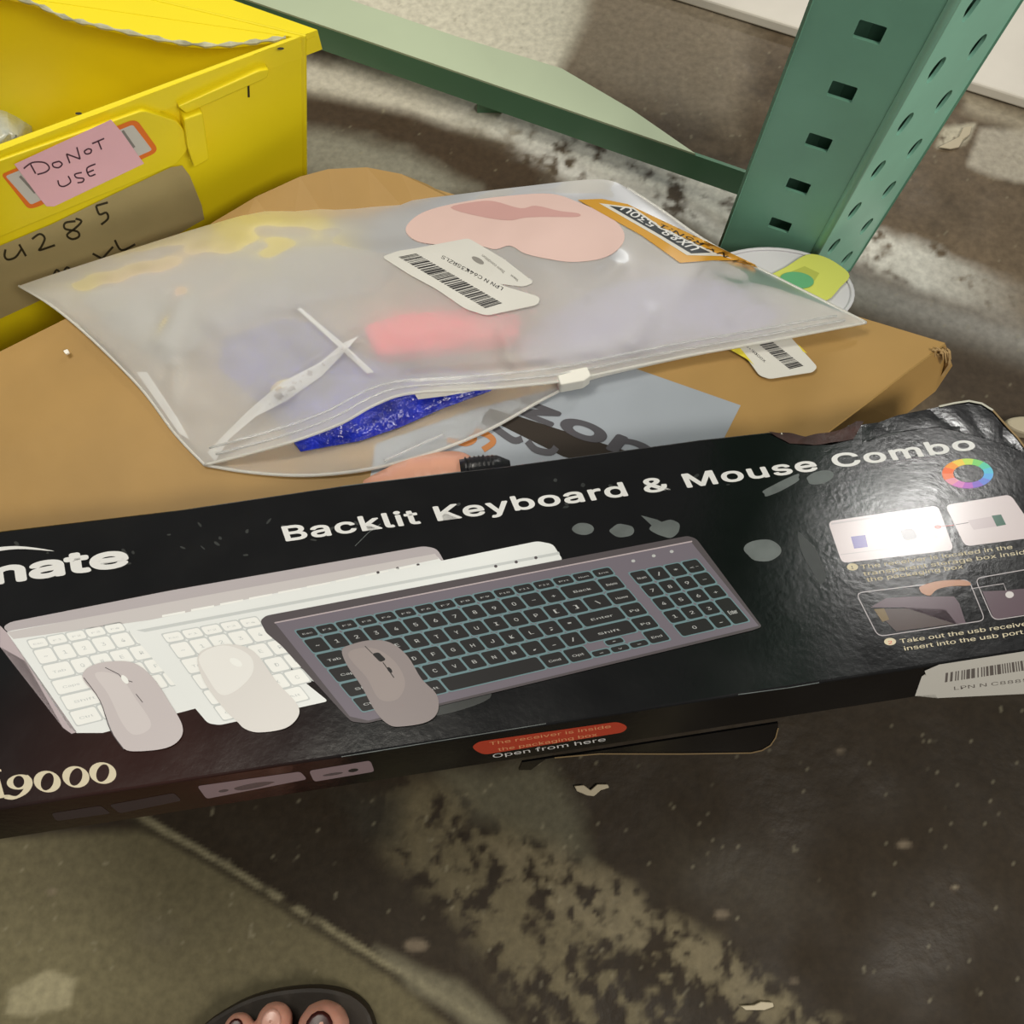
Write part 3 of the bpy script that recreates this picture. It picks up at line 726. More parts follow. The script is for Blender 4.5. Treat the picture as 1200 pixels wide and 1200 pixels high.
# wrinkled clear film and torn brown card along the far right edge
film = mat('torn_card', '#3A2420', .5, var=.4, vscale=60, bump=.8, bscale=90)
def crumple(name, px, amp, m, parent, seedv, lift=.0, grid=6, label=None, scale=70):
    bm = bmesh.new(); f = bm.faces.new([bm.verts.new((x, y, 0)) for x, y in px]); bmesh.ops.triangulate(bm, faces=[f])
    xs = [p[0] for p in px]; ys = [p[1] for p in px]
    for lo, hi, nr in ((min(xs), max(xs), (1, 0, 0)), (min(ys), max(ys), (0, 1, 0))):
        p = lo + grid
        while p < hi:
            bmesh.ops.bisect_plane(bm, geom=bm.verts[:] + bm.edges[:] + bm.faces[:], dist=1e-5, plane_co=Vector(nr) * p, plane_no=nr); p += grid
    for v in bm.verts:
        w_ = TOPM(v.co.x, v.co.y, 0); h_ = noise.noise(w_ * scale + Vector((seedv, 0, 0)))
        v.co = w_ + nB * (lift + amp * abs(h_))
    me = bpy.data.meshes.new(name); bmesh.ops.recalc_face_normals(bm, faces=bm.faces); bm.to_mesh(me); bm.free()
    return link(name, me, m, parent, False, label)
crumple('torn_edge', [(900, 507), (928, 509), (944, 512), (985, 505), (1003, 495), (1012, 494), (1000, 515), (975, 520), (955, 522), (925, 520)], .003, film, bb, 3, .0003, label='torn brown card edge')
crumple('crushed_corner', [(1000, 499), (1030, 495), (1052, 487), (1100, 477), (1140, 470), (1155, 474), (1178, 498), (1205, 532), (1160, 515), (1100, 500), (1040, 508), (1010, 520)], .0007, black, bb, 9, .0001, 5, label='crushed and creased black corner', scale=45)
glint = mat('white_edge_glint', '#B9B6A8', .5)  # white glints along the corner, painted as pale lines
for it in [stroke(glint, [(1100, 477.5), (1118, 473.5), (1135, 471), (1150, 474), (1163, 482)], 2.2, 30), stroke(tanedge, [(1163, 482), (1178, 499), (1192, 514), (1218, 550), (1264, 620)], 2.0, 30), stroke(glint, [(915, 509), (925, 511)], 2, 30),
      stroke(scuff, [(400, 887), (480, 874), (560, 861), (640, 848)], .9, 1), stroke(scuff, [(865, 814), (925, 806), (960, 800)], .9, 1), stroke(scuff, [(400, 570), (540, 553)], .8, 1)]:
    decal('worn_glint_edge', bb, [it], TOPM, label='pale line on the box edge, worn spots and painted glints')
# printing on the narrow side
sidew = mat('side_card', '#8C7B80', .45); sided = mat('side_dim', '#3A3031', .5)
redp = mat('red_pill', '#B4402A', .4); lime = mat('lime_ink', '#8DA05C', .5)
pill = rpoly([(552, 876), (560, 869), (724, 845.5), (736, 851), (731, 858), (566, 884.5)], 7)
SP = [
    poly(redp, pill, 1), text(mat('pill_ink', '#E2A070', .5), 'The receiver is inside', (574, 873), (716, 852.5), (-1, -5), layer=2, bold=.0), text(MATS['pill_ink'], 'the packaging box', (584, 880), (700, 862), (-1, -5), layer=2),
    text(white_ink, 'Open from here', (578, 888), (710, 868), (-1.5, -6), (-1.5, -6), layer=2),
    poly(sidew, rpoly([(231, 921), (352, 904), (360, 913), (242, 936)], 4), 1), poly(gkd, catmull([(275, 923), (300, 917), (322, 916), (305, 922), (282, 926)], 4, True), 2), poly(gkd, ell(262, 926.5, 6, 1.6, -.15), 2),
    poly(sidew, rpoly([(362, 903), (434, 891), (439, 904), (368, 916)], 4), 1), poly(key, ell(414, 902.5, 6, 2, -.15), 2), poly(gkd, ell(390, 907, 12, 1.5, -.15), 2),
    poly(sided, rpoly([(60, 953), (118, 944), (130, 953), (66, 962)], 4), 1), poly(sided, rpoly([(128, 943), (204, 929), (213, 938), (140, 953)], 4), 1),

]
for nm, a_, b_, lb_ in (('red_strip', 0, 3, 'red strip with small lettering'), ('side_lettering', 3, 4, 'pale lettering under the red strip'), ('side_picture', 4, 7, None), ('side_picture', 7, 10, None), ('side_picture', 10, 11, None), ('side_picture', 11, 12, None)):
    decal(nm, bb, SP[a_:b_], SIDEM, label=lb_)
# asset label folded over the near edge
lab = thing('barcode_label', 'white barcode sticker on the lower right edge of the black box', 'label', SIDEM(1140, 800, .0005))
decal('sticker_side', lab, [poly(paper, [(1088, 787), (1100, 783), (1290, 753), (1290, 788), (1202, 812.5), (1098, 817.5), (1096, 813), (1072, 815), (1080, 792)], 0),
                     bars(mat('faded_ink', '#6A6460', .5), [(1108, 788), (1245, 766), (1248, 778), (1107, 799)], 34, 1, 5), text(mat('faded_ink', '#6A6460'), 'LPN N C8885N', (1118, 808), (1215, 797), (-.5, -5.5), layer=1)], SIDEM, base=.0003)
decal('sticker_fold', lab, [poly(paper, [(1083, 785), (1100, 777.6), (1290, 748), (1290, 756), (1100, 785), (1085, 791)], 0)], SIDEM, base=.0006)

# ------------------------------------------------------------------ prop under the near edge, hidden from the lens: the carton's own upright flap
a_, b_ = PP(120, 800, pA, nB) - nB * (T + .004), PP(700, 745, pA, nB) - nB * (T + .004)
vs = [Vector((a_.x, a_.y, ZC + .002)), Vector((b_.x, b_.y, ZC + .002)), b_, a_]
o = mk('upright_flap', vs, [[0, 1, 2, 3]], cardboard, carton); md = o.modifiers.new('s', 'SOLIDIFY'); md.thickness = .003; md.offset = 0

# ------------------------------------------------------------------ frosted zip bag
def interp_curve(pts, k):
    c = catmull(pts, 12); L = [0]
    for i in range(1, len(c)): L.append(L[-1] + math.hypot(c[i][0] - c[i - 1][0], c[i][1] - c[i - 1][1]))
    out = []
    for i in range(k):
        t = L[-1] * i / (k - 1); j = 0
        while j < len(L) - 2 and L[j + 1] < t: j += 1
        f = (t - L[j]) / max(L[j + 1] - L[j], 1e-9); out.append((c[j][0] + (c[j + 1][0] - c[j][0]) * f, c[j][1] + (c[j + 1][1] - c[j][1]) * f))
    return out
NU, NV = 150, 90
back = interp_curve([(22, 335), (60, 322), (150, 293), (250, 262), (330, 244), (480, 234), (600, 220), (700, 210), (735, 220)], NU)
right = interp_curve([(735, 220), (775, 246), (830, 284), (900, 320), (960, 350), (1015, 378)], NV)
front = interp_curve([(240, 545), (290, 532), (350, 515), (400, 496), (440, 474), (480, 461), (560, 456), (640, 449), (690, 441), (800, 418), (900, 400), (1015, 378)], NU)
left = interp_curve([(22, 335), (60, 358), (105, 395), (165, 455), (205, 508), (240, 545)], NV)
frontL = interp_curve([(240, 548), (290, 556), (350, 560), (410, 556), (460, 546), (520, 528), (580, 502), (640, 468), (690, 446), (800, 420), (900, 401), (1015, 379)], NU)
ZBAG = ZC + .0035
def drape(u, v): return .0085 * math.exp(-((max(0, 905 - u) / 60) ** 2) - ((v - 345) / 60) ** 2)
def bag_z(s, t, u, v):
    z = .030 * (math.sin(math.pi * min(max(s, 0), 1)) ** .6) * (math.sin(math.pi * (t * .93 + .035)) ** .8)
    w = 0
    for (x0, y0, x1, y1, wd, am) in CREASES:
        dx, dy = x1 - x0, y1 - y0; q = ((u - x0) * dx + (v - y0) * dy) / (dx * dx + dy * dy); qq = min(1, max(0, q))
        d = math.hypot(u - x0 - qq * dx, v - y0 - qq * dy); w += am * math.exp(-(d / wd) ** 2)
    e = min(s, 1 - s, t, 1 - t); ed = min(1, e * 14)
    nz = noise.noise(Vector((u * .011, v * .018, 3))) * .0035 + noise.noise(Vector((u * .03, v * .045, 8))) * .0011
    return ZBAG + max(0, z * 1.05 - .001 * ed) + (w + nz) * ed + drape(u, v)
CREASES = [(350, 362, 437, 437, 4, .0016), (250, 535, 330, 460, 13, .006), (330, 460, 420, 395, 8, .004), (160, 440, 215, 500, 10, -.003), (190, 400, 215, 350, 12, .003), (205, 430, 200, 480, 8, .004),
           (590, 385, 600, 430, 10, .003), (690, 340, 720, 310, 14, .004), (740, 400, 760, 370, 12, .004), (600, 425, 700, 410, 8, .002), (860, 370, 880, 360, 12, .003), (300, 260, 480, 245, 16, .002), (200, 500, 235, 540, 8, .003), (480, 442, 640, 430, 7, -.003)]
def coons(front_):
    g = []
    for j in range(NV):
        t = j / (NV - 1)
        for i in range(NU):
            s = i / (NU - 1)
            c = lambda k: ((1 - t) * back[i][k] + t * front_[i][k] + (1 - s) * left[j][k] + s * right[j][k]
                           - ((1 - s) * (1 - t) * back[0][k] + s * (1 - t) * back[-1][k] + (1 - s) * t * front_[0][k] + s * t * front_[-1][k]))
            g.append((s, t, c(0), c(1)))
    return g
gf = [[j * NU + i, j * NU + i + 1, (j + 1) * NU + i + 1, (j + 1) * NU + i] for j in range(NV - 1) for i in range(NU - 1)]
# small extra lift of the mouth of the bag
def lift(s, t):
    return .014 * max(0, math.sin(math.pi * min(1, s / .60))) * max(0, (t - .75) / .25) ** 2
upv = [P(u, v, bag_z(s, t, u, v) + lift(s, t)) for s, t, u, v in coons(front)]
lowv = [P(u, v, ZBAG + drape(u, v) - .0008) for s, t, u, v in coons(frontL)]

def frosted(name, dens, col, rough=.32, solid=.0):
    m = bpy.data.materials.new(name); m.use_nodes = True; nt = m.node_tree; nt.nodes.clear()
    out = nt.nodes.new('ShaderNodeOutputMaterial'); df = nt.nodes.new('ShaderNodeBsdfDiffuse'); tl = nt.nodes.new('ShaderNodeBsdfTranslucent')
    rf = nt.nodes.new('ShaderNodeBsdfRefraction'); gl = nt.nodes.new('ShaderNodeBsdfAnisotropic')
    for x in (df, tl): x.inputs['Color'].default_value = (*col, 1)
    rf.inputs['Color'].default_value = (.97, .97, .97, 1); rf.inputs['Roughness'].default_value = rough; rf.inputs['IOR'].default_value = 1.05
    gl.inputs['Roughness'].default_value = .45; gl.inputs['Color'].default_value = (1, 1, 1, 1)
    a = nt.nodes.new('ShaderNodeMixShader'); a.inputs[0].default_value = .45; nt.links.new(df.outputs[0], a.inputs[1]); nt.links.new(tl.outputs[0], a.inputs[2])
    b = nt.nodes.new('ShaderNodeMixShader'); nt.links.new(rf.outputs[0], b.inputs[1]); nt.links.new(a.outputs[0], b.inputs[2])
    tc = nt.nodes.new('ShaderNodeTexCoord'); n = nt.nodes.new('ShaderNodeTexNoise'); n.inputs['Scale'].default_value = 18; nt.links.new(tc.outputs['Object'], n.inputs['Vector'])
    mr = nt.nodes.new('ShaderNodeMapRange'); mr.inputs[3].default_value = dens - .12; mr.inputs[4].default_value = dens + .12; nt.links.new(n.outputs['Fac'], mr.inputs[0]); nt.links.new(mr.outputs[0], b.inputs[0])
    c = nt.nodes.new('ShaderNodeMixShader'); fr = nt.nodes.new('ShaderNodeFresnel'); fr.inputs['IOR'].default_value = 1.25
    nt.links.new(fr.outputs[0], c.inputs[0]); nt.links.new(b.outputs[0], c.inputs[1]); nt.links.new(gl.outputs[0], c.inputs[2]); nt.links.new(c.outputs[0], out.inputs[0])
    return m
frost = frosted('frosted_film', .72, (.85, .83, .79)); frost_low = frosted('frosted_film_lower', .42, (.80, .80, .78)); frost_edge = frosted('frosted_edge', .88, (.92, .91, .86))
bag = thing('zip_bag', 'frosted translucent zip bag with a pink heart sticker, lying open on the brown carton', 'bag', P(500, 380, ZC))
mk('lower_sheet', lowv, gf, frost_low, bag, True, fix=False)
upper = mk('upper_sheet', upv, gf, frost, bag, True, fix=False)
bag_bvh = BVHTree.FromPolygons(upv, gf); low_bvh = BVHTree.FromPolygons(lowv, gf)
BM = bvh_map([bag_bvh], lambda u, v: P(u, v, ZBAG + .012))
BL = bvh_map([bag_bvh, low_bvh], lambda u, v: P(u, v, ZBAG))
# welded rims and zip tracks
def rim(name, idx, src, r, m, up=.0):
    pts = [src[k] + Vector((0, 0, up)) for k in idx]
    v_, f_ = tube(pts, r, 6); return mk(name, v_, f_, m, bag, True)
rim('side_seam', [j * NU for j in range(NV)], upv, .0010, frost_edge)
rim('side_seam', [j * NU + NU - 1 for j in range(NV)], upv, .0010, frost_edge)
rim('mouth_rim', [(NV - 1) * NU + i for i in range(NU)], upv, .0011, frost_edge)
rim('mouth_rim', [(NV - 1) * NU + i for i in range(NU)], lowv, .0013, frost_edge)
track = frosted('zip_track', .55, (.95, .95, .95), .15)
for row, dz in ((NV - 4, .0006), (NV - 7, .0006)):
    rim('zip_track', [row * NU + i for i in range(4, NU - 3)], upv, .0009, track, dz)
v_, f_ = tube([P(u, v, ZBAG + .002) for u, v in catmull([(450, 540), (478, 527), (505, 515), (520, 508)], 5)], .0008, 6); mk('zip_track', v_, f_, track, bag, True)
# slider
sl = [(650, 434), (688, 431), (693, 446), (684, 448), (658, 451), (654, 441)]
o = slab('zip_slider', [(652, 437), (688, 429), (693, 440), (686, 445), (684, 446), (657, 451), (655, 445)], ZBAG + .012, ZBAG - .001, mat('white_slider', '#E8E6DC', .35), bag, .0012)
# white fold tab in the mouth and the two creases of the film
lit = frosted('film_crease', .95, (.95, .95, .93))
decal('pressed_crease', bag, [poly(lit, [(348, 362), (353, 361), (404, 404), (438, 436), (430, 438), (398, 408)], 0), poly(lit, [(252, 541), (243, 530), (262, 510), (290, 482), (330, 448), (375, 425), (402, 402), (420, 394), (408, 408), (378, 440), (335, 470), (300, 488), (268, 515)], 0),
     poly(lit, [(160, 436), (172, 436), (208, 490), (222, 515), (210, 508)], 0)], BM, grid=9, base=.0004, label='whitened creases in the film')

# prints and stickers carried by the bag
pinkp = mat('pink_sticker', '#D9BBB2', .55, var=.03); pinkd = mat('pink_stain', '#C69A94', .6)
heart = catmull([(476, 272), (480, 260), (500, 247), (540, 237), (590, 230), (645, 227), (680, 238), (715, 254), (731, 272), (728, 288), (708, 302), (672, 307), (640, 303), (615, 297), (603, 290), (595, 288), (580, 292), (560, 288), (520, 287), (490, 283)], 5, True)
decal('heart_sticker', bag, [poly(pinkp, heart, 0), poly(pinkd, catmull([(528, 243), (560, 236), (580, 236), (610, 244), (628, 241), (655, 247), (678, 250), (676, 254), (640, 254), (615, 255), (595, 258), (560, 253)], 4, True), 1)], BM, grid=9, base=.0005, step=.00014, label='pale pink heart-shaped sticker')
gold = mat('gold_card', '#C9942E', .35)
dots = []
decal('gold_label', bag, [poly(gold, [(677, 234), (705, 233), (735, 239), (770, 262), (800, 280), (840, 296), (885, 310), (888, 314), (860, 305), (835, 305), (797, 308), (752, 276), (720, 258)], 0),
      poly(paper, [(702, 238), (742, 243), (775, 266), (838, 296), (880, 310), (845, 300), (805, 299), (770, 277)], 1), poly(mat('dark_print', '#34383A', .4), [(714, 241), (742, 245), (774, 268), (833, 296), (810, 297), (775, 276)], 2),
      text(white_ink, 'UX&8-530U', (822, 291), (733, 241), (-16, 4), (-10, 6), layer=3, bold=.03), text(ink, 'LNX R5N:1', (868, 305), (775, 262), (-12, 2), (-6, 4), layer=3, bold=.01)],
      BM, grid=9, base=.0007, step=.00014, label='gold and black card label with white lettering')
greyi = mat('grey_ink', '#8A8680', .5)
decal('barcode_sticker', bag, [
    poly(paper, rpoly([(470, 294), (549, 279), (590, 303), (626, 331), (614, 336), (560, 330)], 5), 0),
    poly(greyi, ell(560, 305, 8, 3, .5, 12), 1) , text(greyi, 'New', (607, 327), (599, 321), (-1, 4), layer=2), text(greyi, 'Item condition', (592, 318), (566, 298), (-3, 3), layer=2),
    poly(paper, rpoly([(447, 301), (466, 294), (500, 289), (545, 310), (590, 335), (633, 348), (631, 357), (570, 370), (545, 362), (510, 338), (480, 322)], 6), 3),
    bars(ink, [(488, 297), (590, 356), (570, 362), (467, 301)], 40, 4, 2),
    text(ink, 'LPN N C64K3SRZLS', (590, 337), (519, 299), (-3.6, 4.6), layer=4)], BM, grid=9, base=.0006, step=.00014, label='white barcode sticker, two overlapping')
# small label hanging out under the front rim
tagl = thing('small_barcode_label', 'small white barcode label sticking out from under the bag, on the carton', 'label', P(910, 420, ZC))
LM = lambda u, v, off: P(u, v, ZC + .0035 + off)
slab('label_card', rpoly([(862, 404), (922, 390), (958, 430), (953, 436), (902, 444), (890, 440), (872, 415)], 4), ZC + .0034, ZC + .0028, paper, tagl)
decal('yellow_edge', tagl, [poly(mat('yellow_edge_ink', '#D9C93A', .5), [(856, 410), (866, 406), (884, 428), (874, 420)], 1)], LM, label='thin yellow edge')
decal('yellow_edge', tagl, [poly(mat('yellow_edge_ink', '#D9C93A', .5), [(934, 402), (946, 414), (941, 412)], 1)], LM, label='thin yellow edge')
decal('label_print', tagl, [bars(ink, [(890, 402), (935, 432), (943, 428), (906, 399)] if False else [(906, 401), (942, 429), (926, 433), (890, 404)], 22, 1, 9), text(ink, 'X00DP+e', (896, 425), (874, 406), (2.5, -3), layer=1)], LM)

# ------------------------------------------------------------------ things inside the bag
pinkbox = slab('pink_case', rpoly([(424, 380), (470, 366), (560, 358), (612, 368), (608, 392), (560, 402), (500, 410), (440, 416)], 10), ZBAG + .0195, ZBAG + .004, mat('hot_pink', '#FF2F5E', .4), None, .003)
tag(pinkbox, 'hot pink slim case seen blurred through the frosted bag', 'case')
bluep = mat('blue_film', '#1C2CA8', .16, var=.6, vscale=60, bump=1.0, bscale=55, spec=.8)
def pillow(name, px, z0, z1, m, label, cat, grid=10, cr=.0025):
    bm = bmesh.new(); f = bm.faces.new([bm.verts.new((x, y, 0)) for x, y in px]); bmesh.ops.triangulate(bm, faces=[f])
    q = np.array(px, float)
    xs, ys = q[:, 0], q[:, 1]
    for lo, hi, nr in ((xs.min(), xs.max(), (1, 0, 0)), (ys.min(), ys.max(), (0, 1, 0))):
        p = lo + grid
        while p < hi:
            bmesh.ops.bisect_plane(bm, geom=bm.verts[:] + bm.edges[:] + bm.faces[:], dist=1e-5, plane_co=Vector(nr) * float(p), plane_no=nr); p += grid
    def dist(x, y):
        best = 1e9
        for i in range(len(q)):
            x1, y1 = q[i]; x2, y2 = q[(i + 1) % len(q)]; dx, dy = x2 - x1, y2 - y1; t = max(0, min(1, ((x - x1) * dx + (y - y1) * dy) / (dx * dx + dy * dy + 1e-9)))
            best = min(best, math.hypot(x - x1 - t * dx, y - y1 - t * dy))
        return best
    tops = [v for v in bm.verts]
    for v in tops:
        d = dist(v.co.x, v.co.y); h_ = 1 - math.exp(-d / 9.0)
        nz = abs(noise.noise(Vector((v.co.x * .05, v.co.y * .09, z1 * 99)))) * cr
        v.co = P(v.co.x, v.co.y, z0 + (z1 - z0) * h_ - nz * h_ * 2)
    geo = bmesh.ops.extrude_face_region(bm, geom=bm.faces[:])
    for e in geo['geom']:
        if isinstance(e, bmesh.types.BMVert): e.co.z = z0 - .0006
    bmesh.ops.recalc_face_normals(bm, faces=bm.faces)
    me = bpy.data.meshes.new(name); bm.to_mesh(me); bm.free()
    return tag(link(name, me, m, None, True), label, cat)
pillow('blue_packet', [(352, 529), (330, 500), (300, 470), (255, 430), (262, 395), (330, 372), (380, 380), (430, 420), (480, 425), (590, 440), (575, 458), (520, 478), (470, 500), (420, 517)], ZBAG + .001, ZBAG + .0085, bluep,
       'shiny royal blue film packet showing in the open mouth of the zip bag', 'packet')
for _n in bluep.node_tree.nodes:
    if _n.type == 'BUMP': _n.inputs['Distance'].default_value = .008
lav = mat('lavender_cloth', '#A9A9D6', .6, var=.1)
pillow('lavender_pouch', [(600, 405), (640, 370), (700, 335), (780, 320), (860, 330), (930, 365), (900, 392), (820, 405), (700, 425), (620, 428)], ZBAG + .001, ZBAG + .011, lav, 'pale lavender pouch in the right end of the frosted bag', 'pouch')
pillow('grey_pouch', [(90, 345), (200, 305), (330, 268), (470, 250), (480, 290), (440, 340), (330, 362), (250, 385), (200, 430), (130, 385)], ZBAG + .001, ZBAG + .007, mat('grey_pouch_film', '#9A9E9E', .5), 'dull grey pouch in the left end of the frosted bag', 'pouch')
wt = strip('white_card', [(484, 459), (520, 452), (560, 450), (575, 450)], [ZBAG + .012] * 4, [(490, 468), (522, 464), (556, 458), (566, 454)], [ZBAG + .011] * 4, paper, None, .0006)
tag(wt, 'small white card strip just inside the open mouth of the bag', 'card')

# ------------------------------------------------------------------ white lid with lime tag behind the bag
disc = thing('plastic_disc', 'round white plastic lid poking out behind the bag beside the rack upright', 'lid', P(915, 345, ZC + .002))
slab('lid_disc', ell(909, 339, 93, 49, .08, 48), ZC + .0045, ZC + .0026, mat('lid_white', '#C9C9CC', .4), disc, .001)
o_, i_ = ell(909, 339, 93, 49, .08, 48), ell(909, 339, 88, 45.5, .08, 48)
vs = [P(u, v, ZC + .0053) for u, v in o_] + [P(u, v, ZC + .0053) for u, v in i_] + [P(u, v, ZC + .0045) for u, v in o_] + [P(u, v, ZC + .0045) for u, v in i_]
fs = []
for i in range(48):
    j = (i + 1) % 48; fs += [[i, j, 48 + j, 48 + i], [i, j, 96 + j, 96 + i], [48 + i, 48 + j, 144 + j, 144 + i]]
mk('lid_rim', vs, fs, mat('lid_white', '#C9C9CC', .4), disc, True)
lt = thing('lime_tag', 'lime yellow plastic tag with a green disc, lying on the round white lid', 'tag', P(940, 325, ZC + .008))
limem = mat('lime_plastic', '#C9CF62', .35); limed = mat('lime_plastic_dark', '#AEB552', .35); gdisc = mat('green_disc', '#5FA574', .4)
slab('tag_body', catmull([(900, 325), (922, 312), (945, 298), (965, 300), (985, 311), (996, 323), (985, 336), (968, 352), (940, 345), (915, 338)], 3, True), ZC + .0072, ZC + .0056, limem, lt, .0006)
slab('recess', [(918, 322), (943, 312), (960, 320), (952, 332), (940, 340), (925, 336)], ZC + .0076, ZC + .0070, limed, lt)
slab('disc', ell(934, 328, 20, 9.5, .12, 28), ZC + .0082, ZC + .0074, gdisc, lt, .0002)

# ------------------------------------------------------------------ peach tube and black cap between tape and black box
peach = tag(pillow('peach_pouch', catmull([(425, 570), (450, 550), (480, 537), (520, 529), (545, 531), (560, 545), (575, 575), (500, 590)], 3, True), ZC + .003, ZC + .018, mat('peach_print', '#E3A78C', .35), '', ''),
            'peach coloured soft pouch on the carton, half hidden by the black box', 'pouch')
capt = thing('black_cap', 'small black ribbed cap beside the peach pouch at the box edge', 'cap', P(575, 545, ZC + .003))
c0, c1 = P(540, 553, ZC + .012), P(598, 546, ZC + .012)
v_, f_ = tube([c0, c0.lerp(c1, .3), c0.lerp(c1, .75), c1], [.0085, .0092, .0085, .004], 20); mk('cap_body', v_, f_, mat('black_plastic', '#17171A', .3), capt, True)
for k in range(7):
    c = c0.lerp(c1, .12 + k * .09); ax = (c1 - c0).normalized()
    v_, f_ = tube([c - ax * .0006, c + ax * .0006], .0097 if k < 5 else .0090, 20); mk('rib', v_, f_, mat('black_plastic', '#17171A', .3), capt)

# ------------------------------------------------------------------ yellow bin
ZR = .20
bin_ = thing('storage_bin', 'yellow plastic storage bin with a pink note taped on its front', 'bin', P(120, 260, 0))
def rimset(z, c, fl, sb):
    c, fl, sb = P(*c, z), P(*fl, z), P(*sb, z); return [c, fl, fl + sb - c, sb]
inner = rimset(ZR, (350, 44), (-260, 262), (-150, -28))
outer = rimset(ZR, (372, 35), (-285, 285), (-130, -142))
cz = sum(inner, Vector()) / 4
# floor ring: tapered
bot = [Vector((p.x, p.y, .004)) for p in inner]
fc = P(362, 275, 0); d0 = fc - Vector((inner[0].x, inner[0].y, 0))
bot = [Vector((inner[0].x, inner[0].y, .004)) + Vector((d0.x, d0.y, 0)),]
fl_b = P(-120, 500, 0)
bot.append(Vector((fl_b.x, fl_b.y, .004)))
sbv = (inner[3] - inner[0]) * .92; sbv.z = 0
bot.append(bot[1] + sbv * 1.0); bot.append(bot[0] + sbv * 1.0)
rimdn = [p.copy() for p in outer]
# front wall plane from three points, so the labels lie on it
fA, fB = outer[0].lerp(inner[0], .6), outer[1].lerp(inner[1], .6)
wall_t = [outer[i].lerp(inner[i], .55) for i in range(4)]
nF = (wall_t[1] - wall_t[0]).cross(bot[0] - wall_t[0]).normalized()
if nF.dot(CO - wall_t[0]) < 0: nF = -nF
FM = flat_map(wall_t[0], nF)
bot[1] = bot[1] - nF * (bot[1] - wall_t[0]).dot(nF)
names = ['front_wall', 'left_wall', 'back_wall', 'right_wall']
cb = sum(bot, Vector()) / 4
for i in range(4):
    a, b, c, d = wall_t[i], wall_t[(i + 1) % 4], bot[(i + 1) % 4], bot[i]
    n_ = (b - a).cross(d - a).normalized()
    if n_.dot(cb - a) < 0: n_ = -n_
    vs, fs = prism([a, b, c, d], n_ * .003); o = mk(names[i], vs, fs, yellow, bin_); bevel(o, .001)
vs, fs = prism([p + Vector((0, 0, .003)) for p in bot], Vector((0, 0, -.005))); mk('bin_base', vs, fs, yellow, bin_)
# rim: flat flange with turned-down lip
vs = [p for p in outer] + [p for p in inner] + [p + Vector((0, 0, -.004)) for p in inner] + [p + Vector((0, 0, -.016)) for p in outer] + [p.lerp(q, .12) + Vector((0, 0, -.016)) for p, q in zip(outer, inner)] + [p.lerp(q, .12) + Vector((0, 0, -.004)) for p, q in zip(outer, inner)]
fs = []
for i in range(4):
    j = (i + 1) % 4
    for a, b in ((0, 4), (4, 8), (8, 20), (20, 16), (16, 12), (12, 0)): fs.append([a + i, a + j, b + j, b + i])
o = mk('rim', vs, fs, yellow, bin_); bevel(o, .002, 3)
# ledge, gussets and label holder on the front wall
def plate(name, px, off, m, parent, bev=.0008, thick=None):
    top = [FM(u, v, off) for u, v in px]; vs, fs = prism(top, -nF * (thick or off + .001)); o = mk(name, vs, fs, m, parent)
    if bev: bevel(o, bev)
    return o
plate('label_ledge', rpoly([(-160, 235), (165, 122), (205, 135), (222, 160), (205, 185), (-160, 335)], 6), .006, yellow, bin_, .002)
plate('gusset', rpoly([(210, 128), (232, 120), (240, 175), (222, 185), (214, 160)], 3), .010, yellow, bin_, .001)
plate('gusset', rpoly([(205, 118), (300, 76), (312, 74), (310, 84), (215, 126)], 3), .006, yellow, bin_, .001)
slot = mat('slot_dark', '#2B260A', .7)
decal('bin_slot', bin_, [stroke(slot, [(291, 99), (291.5, 114)], 2.6, 1)], FM, label='small dark slot')
RIMM = lambda u, v, off: P(u, v, ZR + off)
for hx, hy in ((329, 57), (92, 133)): decal('rim_hole', bin_, [poly(slot, ell(hx, hy, 4, 1.6), 0)], RIMM, label='small moulded hole in the rim')
# grey-white worn lip line where the side wall meets the rim
lip = mat('scraped_plastic', '#B9B79A', .6, var=.35, vscale=70)
rp = catmull([(2, -5), (40, 4), (75, 20), (110, 29), (160, 40), (210, 50), (255, 53), (300, 49), (335, 44)], 6)
v_, f_ = tube([P(u, v, ZR - .0006) for u, v in rp], [.0013 + .0008 * math.sin(i * 1.7) for i in range(len(rp))], 6)
mk('scraped_edge', v_, f_, lip, bin_, label='scraped whitish edge along the inner lip')
slab('inner_lip', rp + [(335, 41.8), (0, -6)], ZR - .0003, ZR - .003, yellow, bin_)
# labels on the bin
lb = thing('orange_bordered_label', 'white label with an orange border behind the pink note on the bin', 'label', FM(90, 185, .006))
orange = mat('orange_border', '#F07A1E', .45)
LMp = lambda u, v, off: FM(u, v, .0062 + off)
decal('label_border', lb, [poly(orange, rpoly([(-2, 196), (150, 133), (158, 134), (181, 166), (178, 172), (40, 235), (30, 237)], 5), 0)], LMp)
decal('label_face', lb, [poly(paper, rpoly([(3, 198), (152, 138), (175, 168), (33, 232)], 3), 1), stroke(greyi, [(140, 145), (154, 165)], 3, 2), stroke(greyi, [(20, 198), (38, 218)], 3, 2)], LMp)
note = thing('pink_note', 'pink paper note handwritten DO NOT USE stuck on the yellow bin', 'note', FM(90, 180, .008))
decal('note_paper', note, [poly(mat('pink_paper', '#F5C2CC', .7, var=.03), [(13, 183), (126, 131), (138, 145), (165, 183), (60, 233), (51, 233), (44, 225)], 0)], lambda u, v, off: FM(u, v, .0070 + off))
pen = mat('pen_ink', '#4A2436', .5)
S_ = []
def wr(pts, w=1.7): S_.append(stroke(pen, catmull(pts, 4) if len(pts) > 2 else pts, w, 1))
wr([(32, 183), (38, 194)]); wr([(24, 188), (34, 181), (48, 181), (54, 187), (50, 192), (40, 195)])          # D
wr([(64, 180), (58, 182), (59, 186), (65, 187), (69, 183), (66, 180), (64, 180)])                            # o
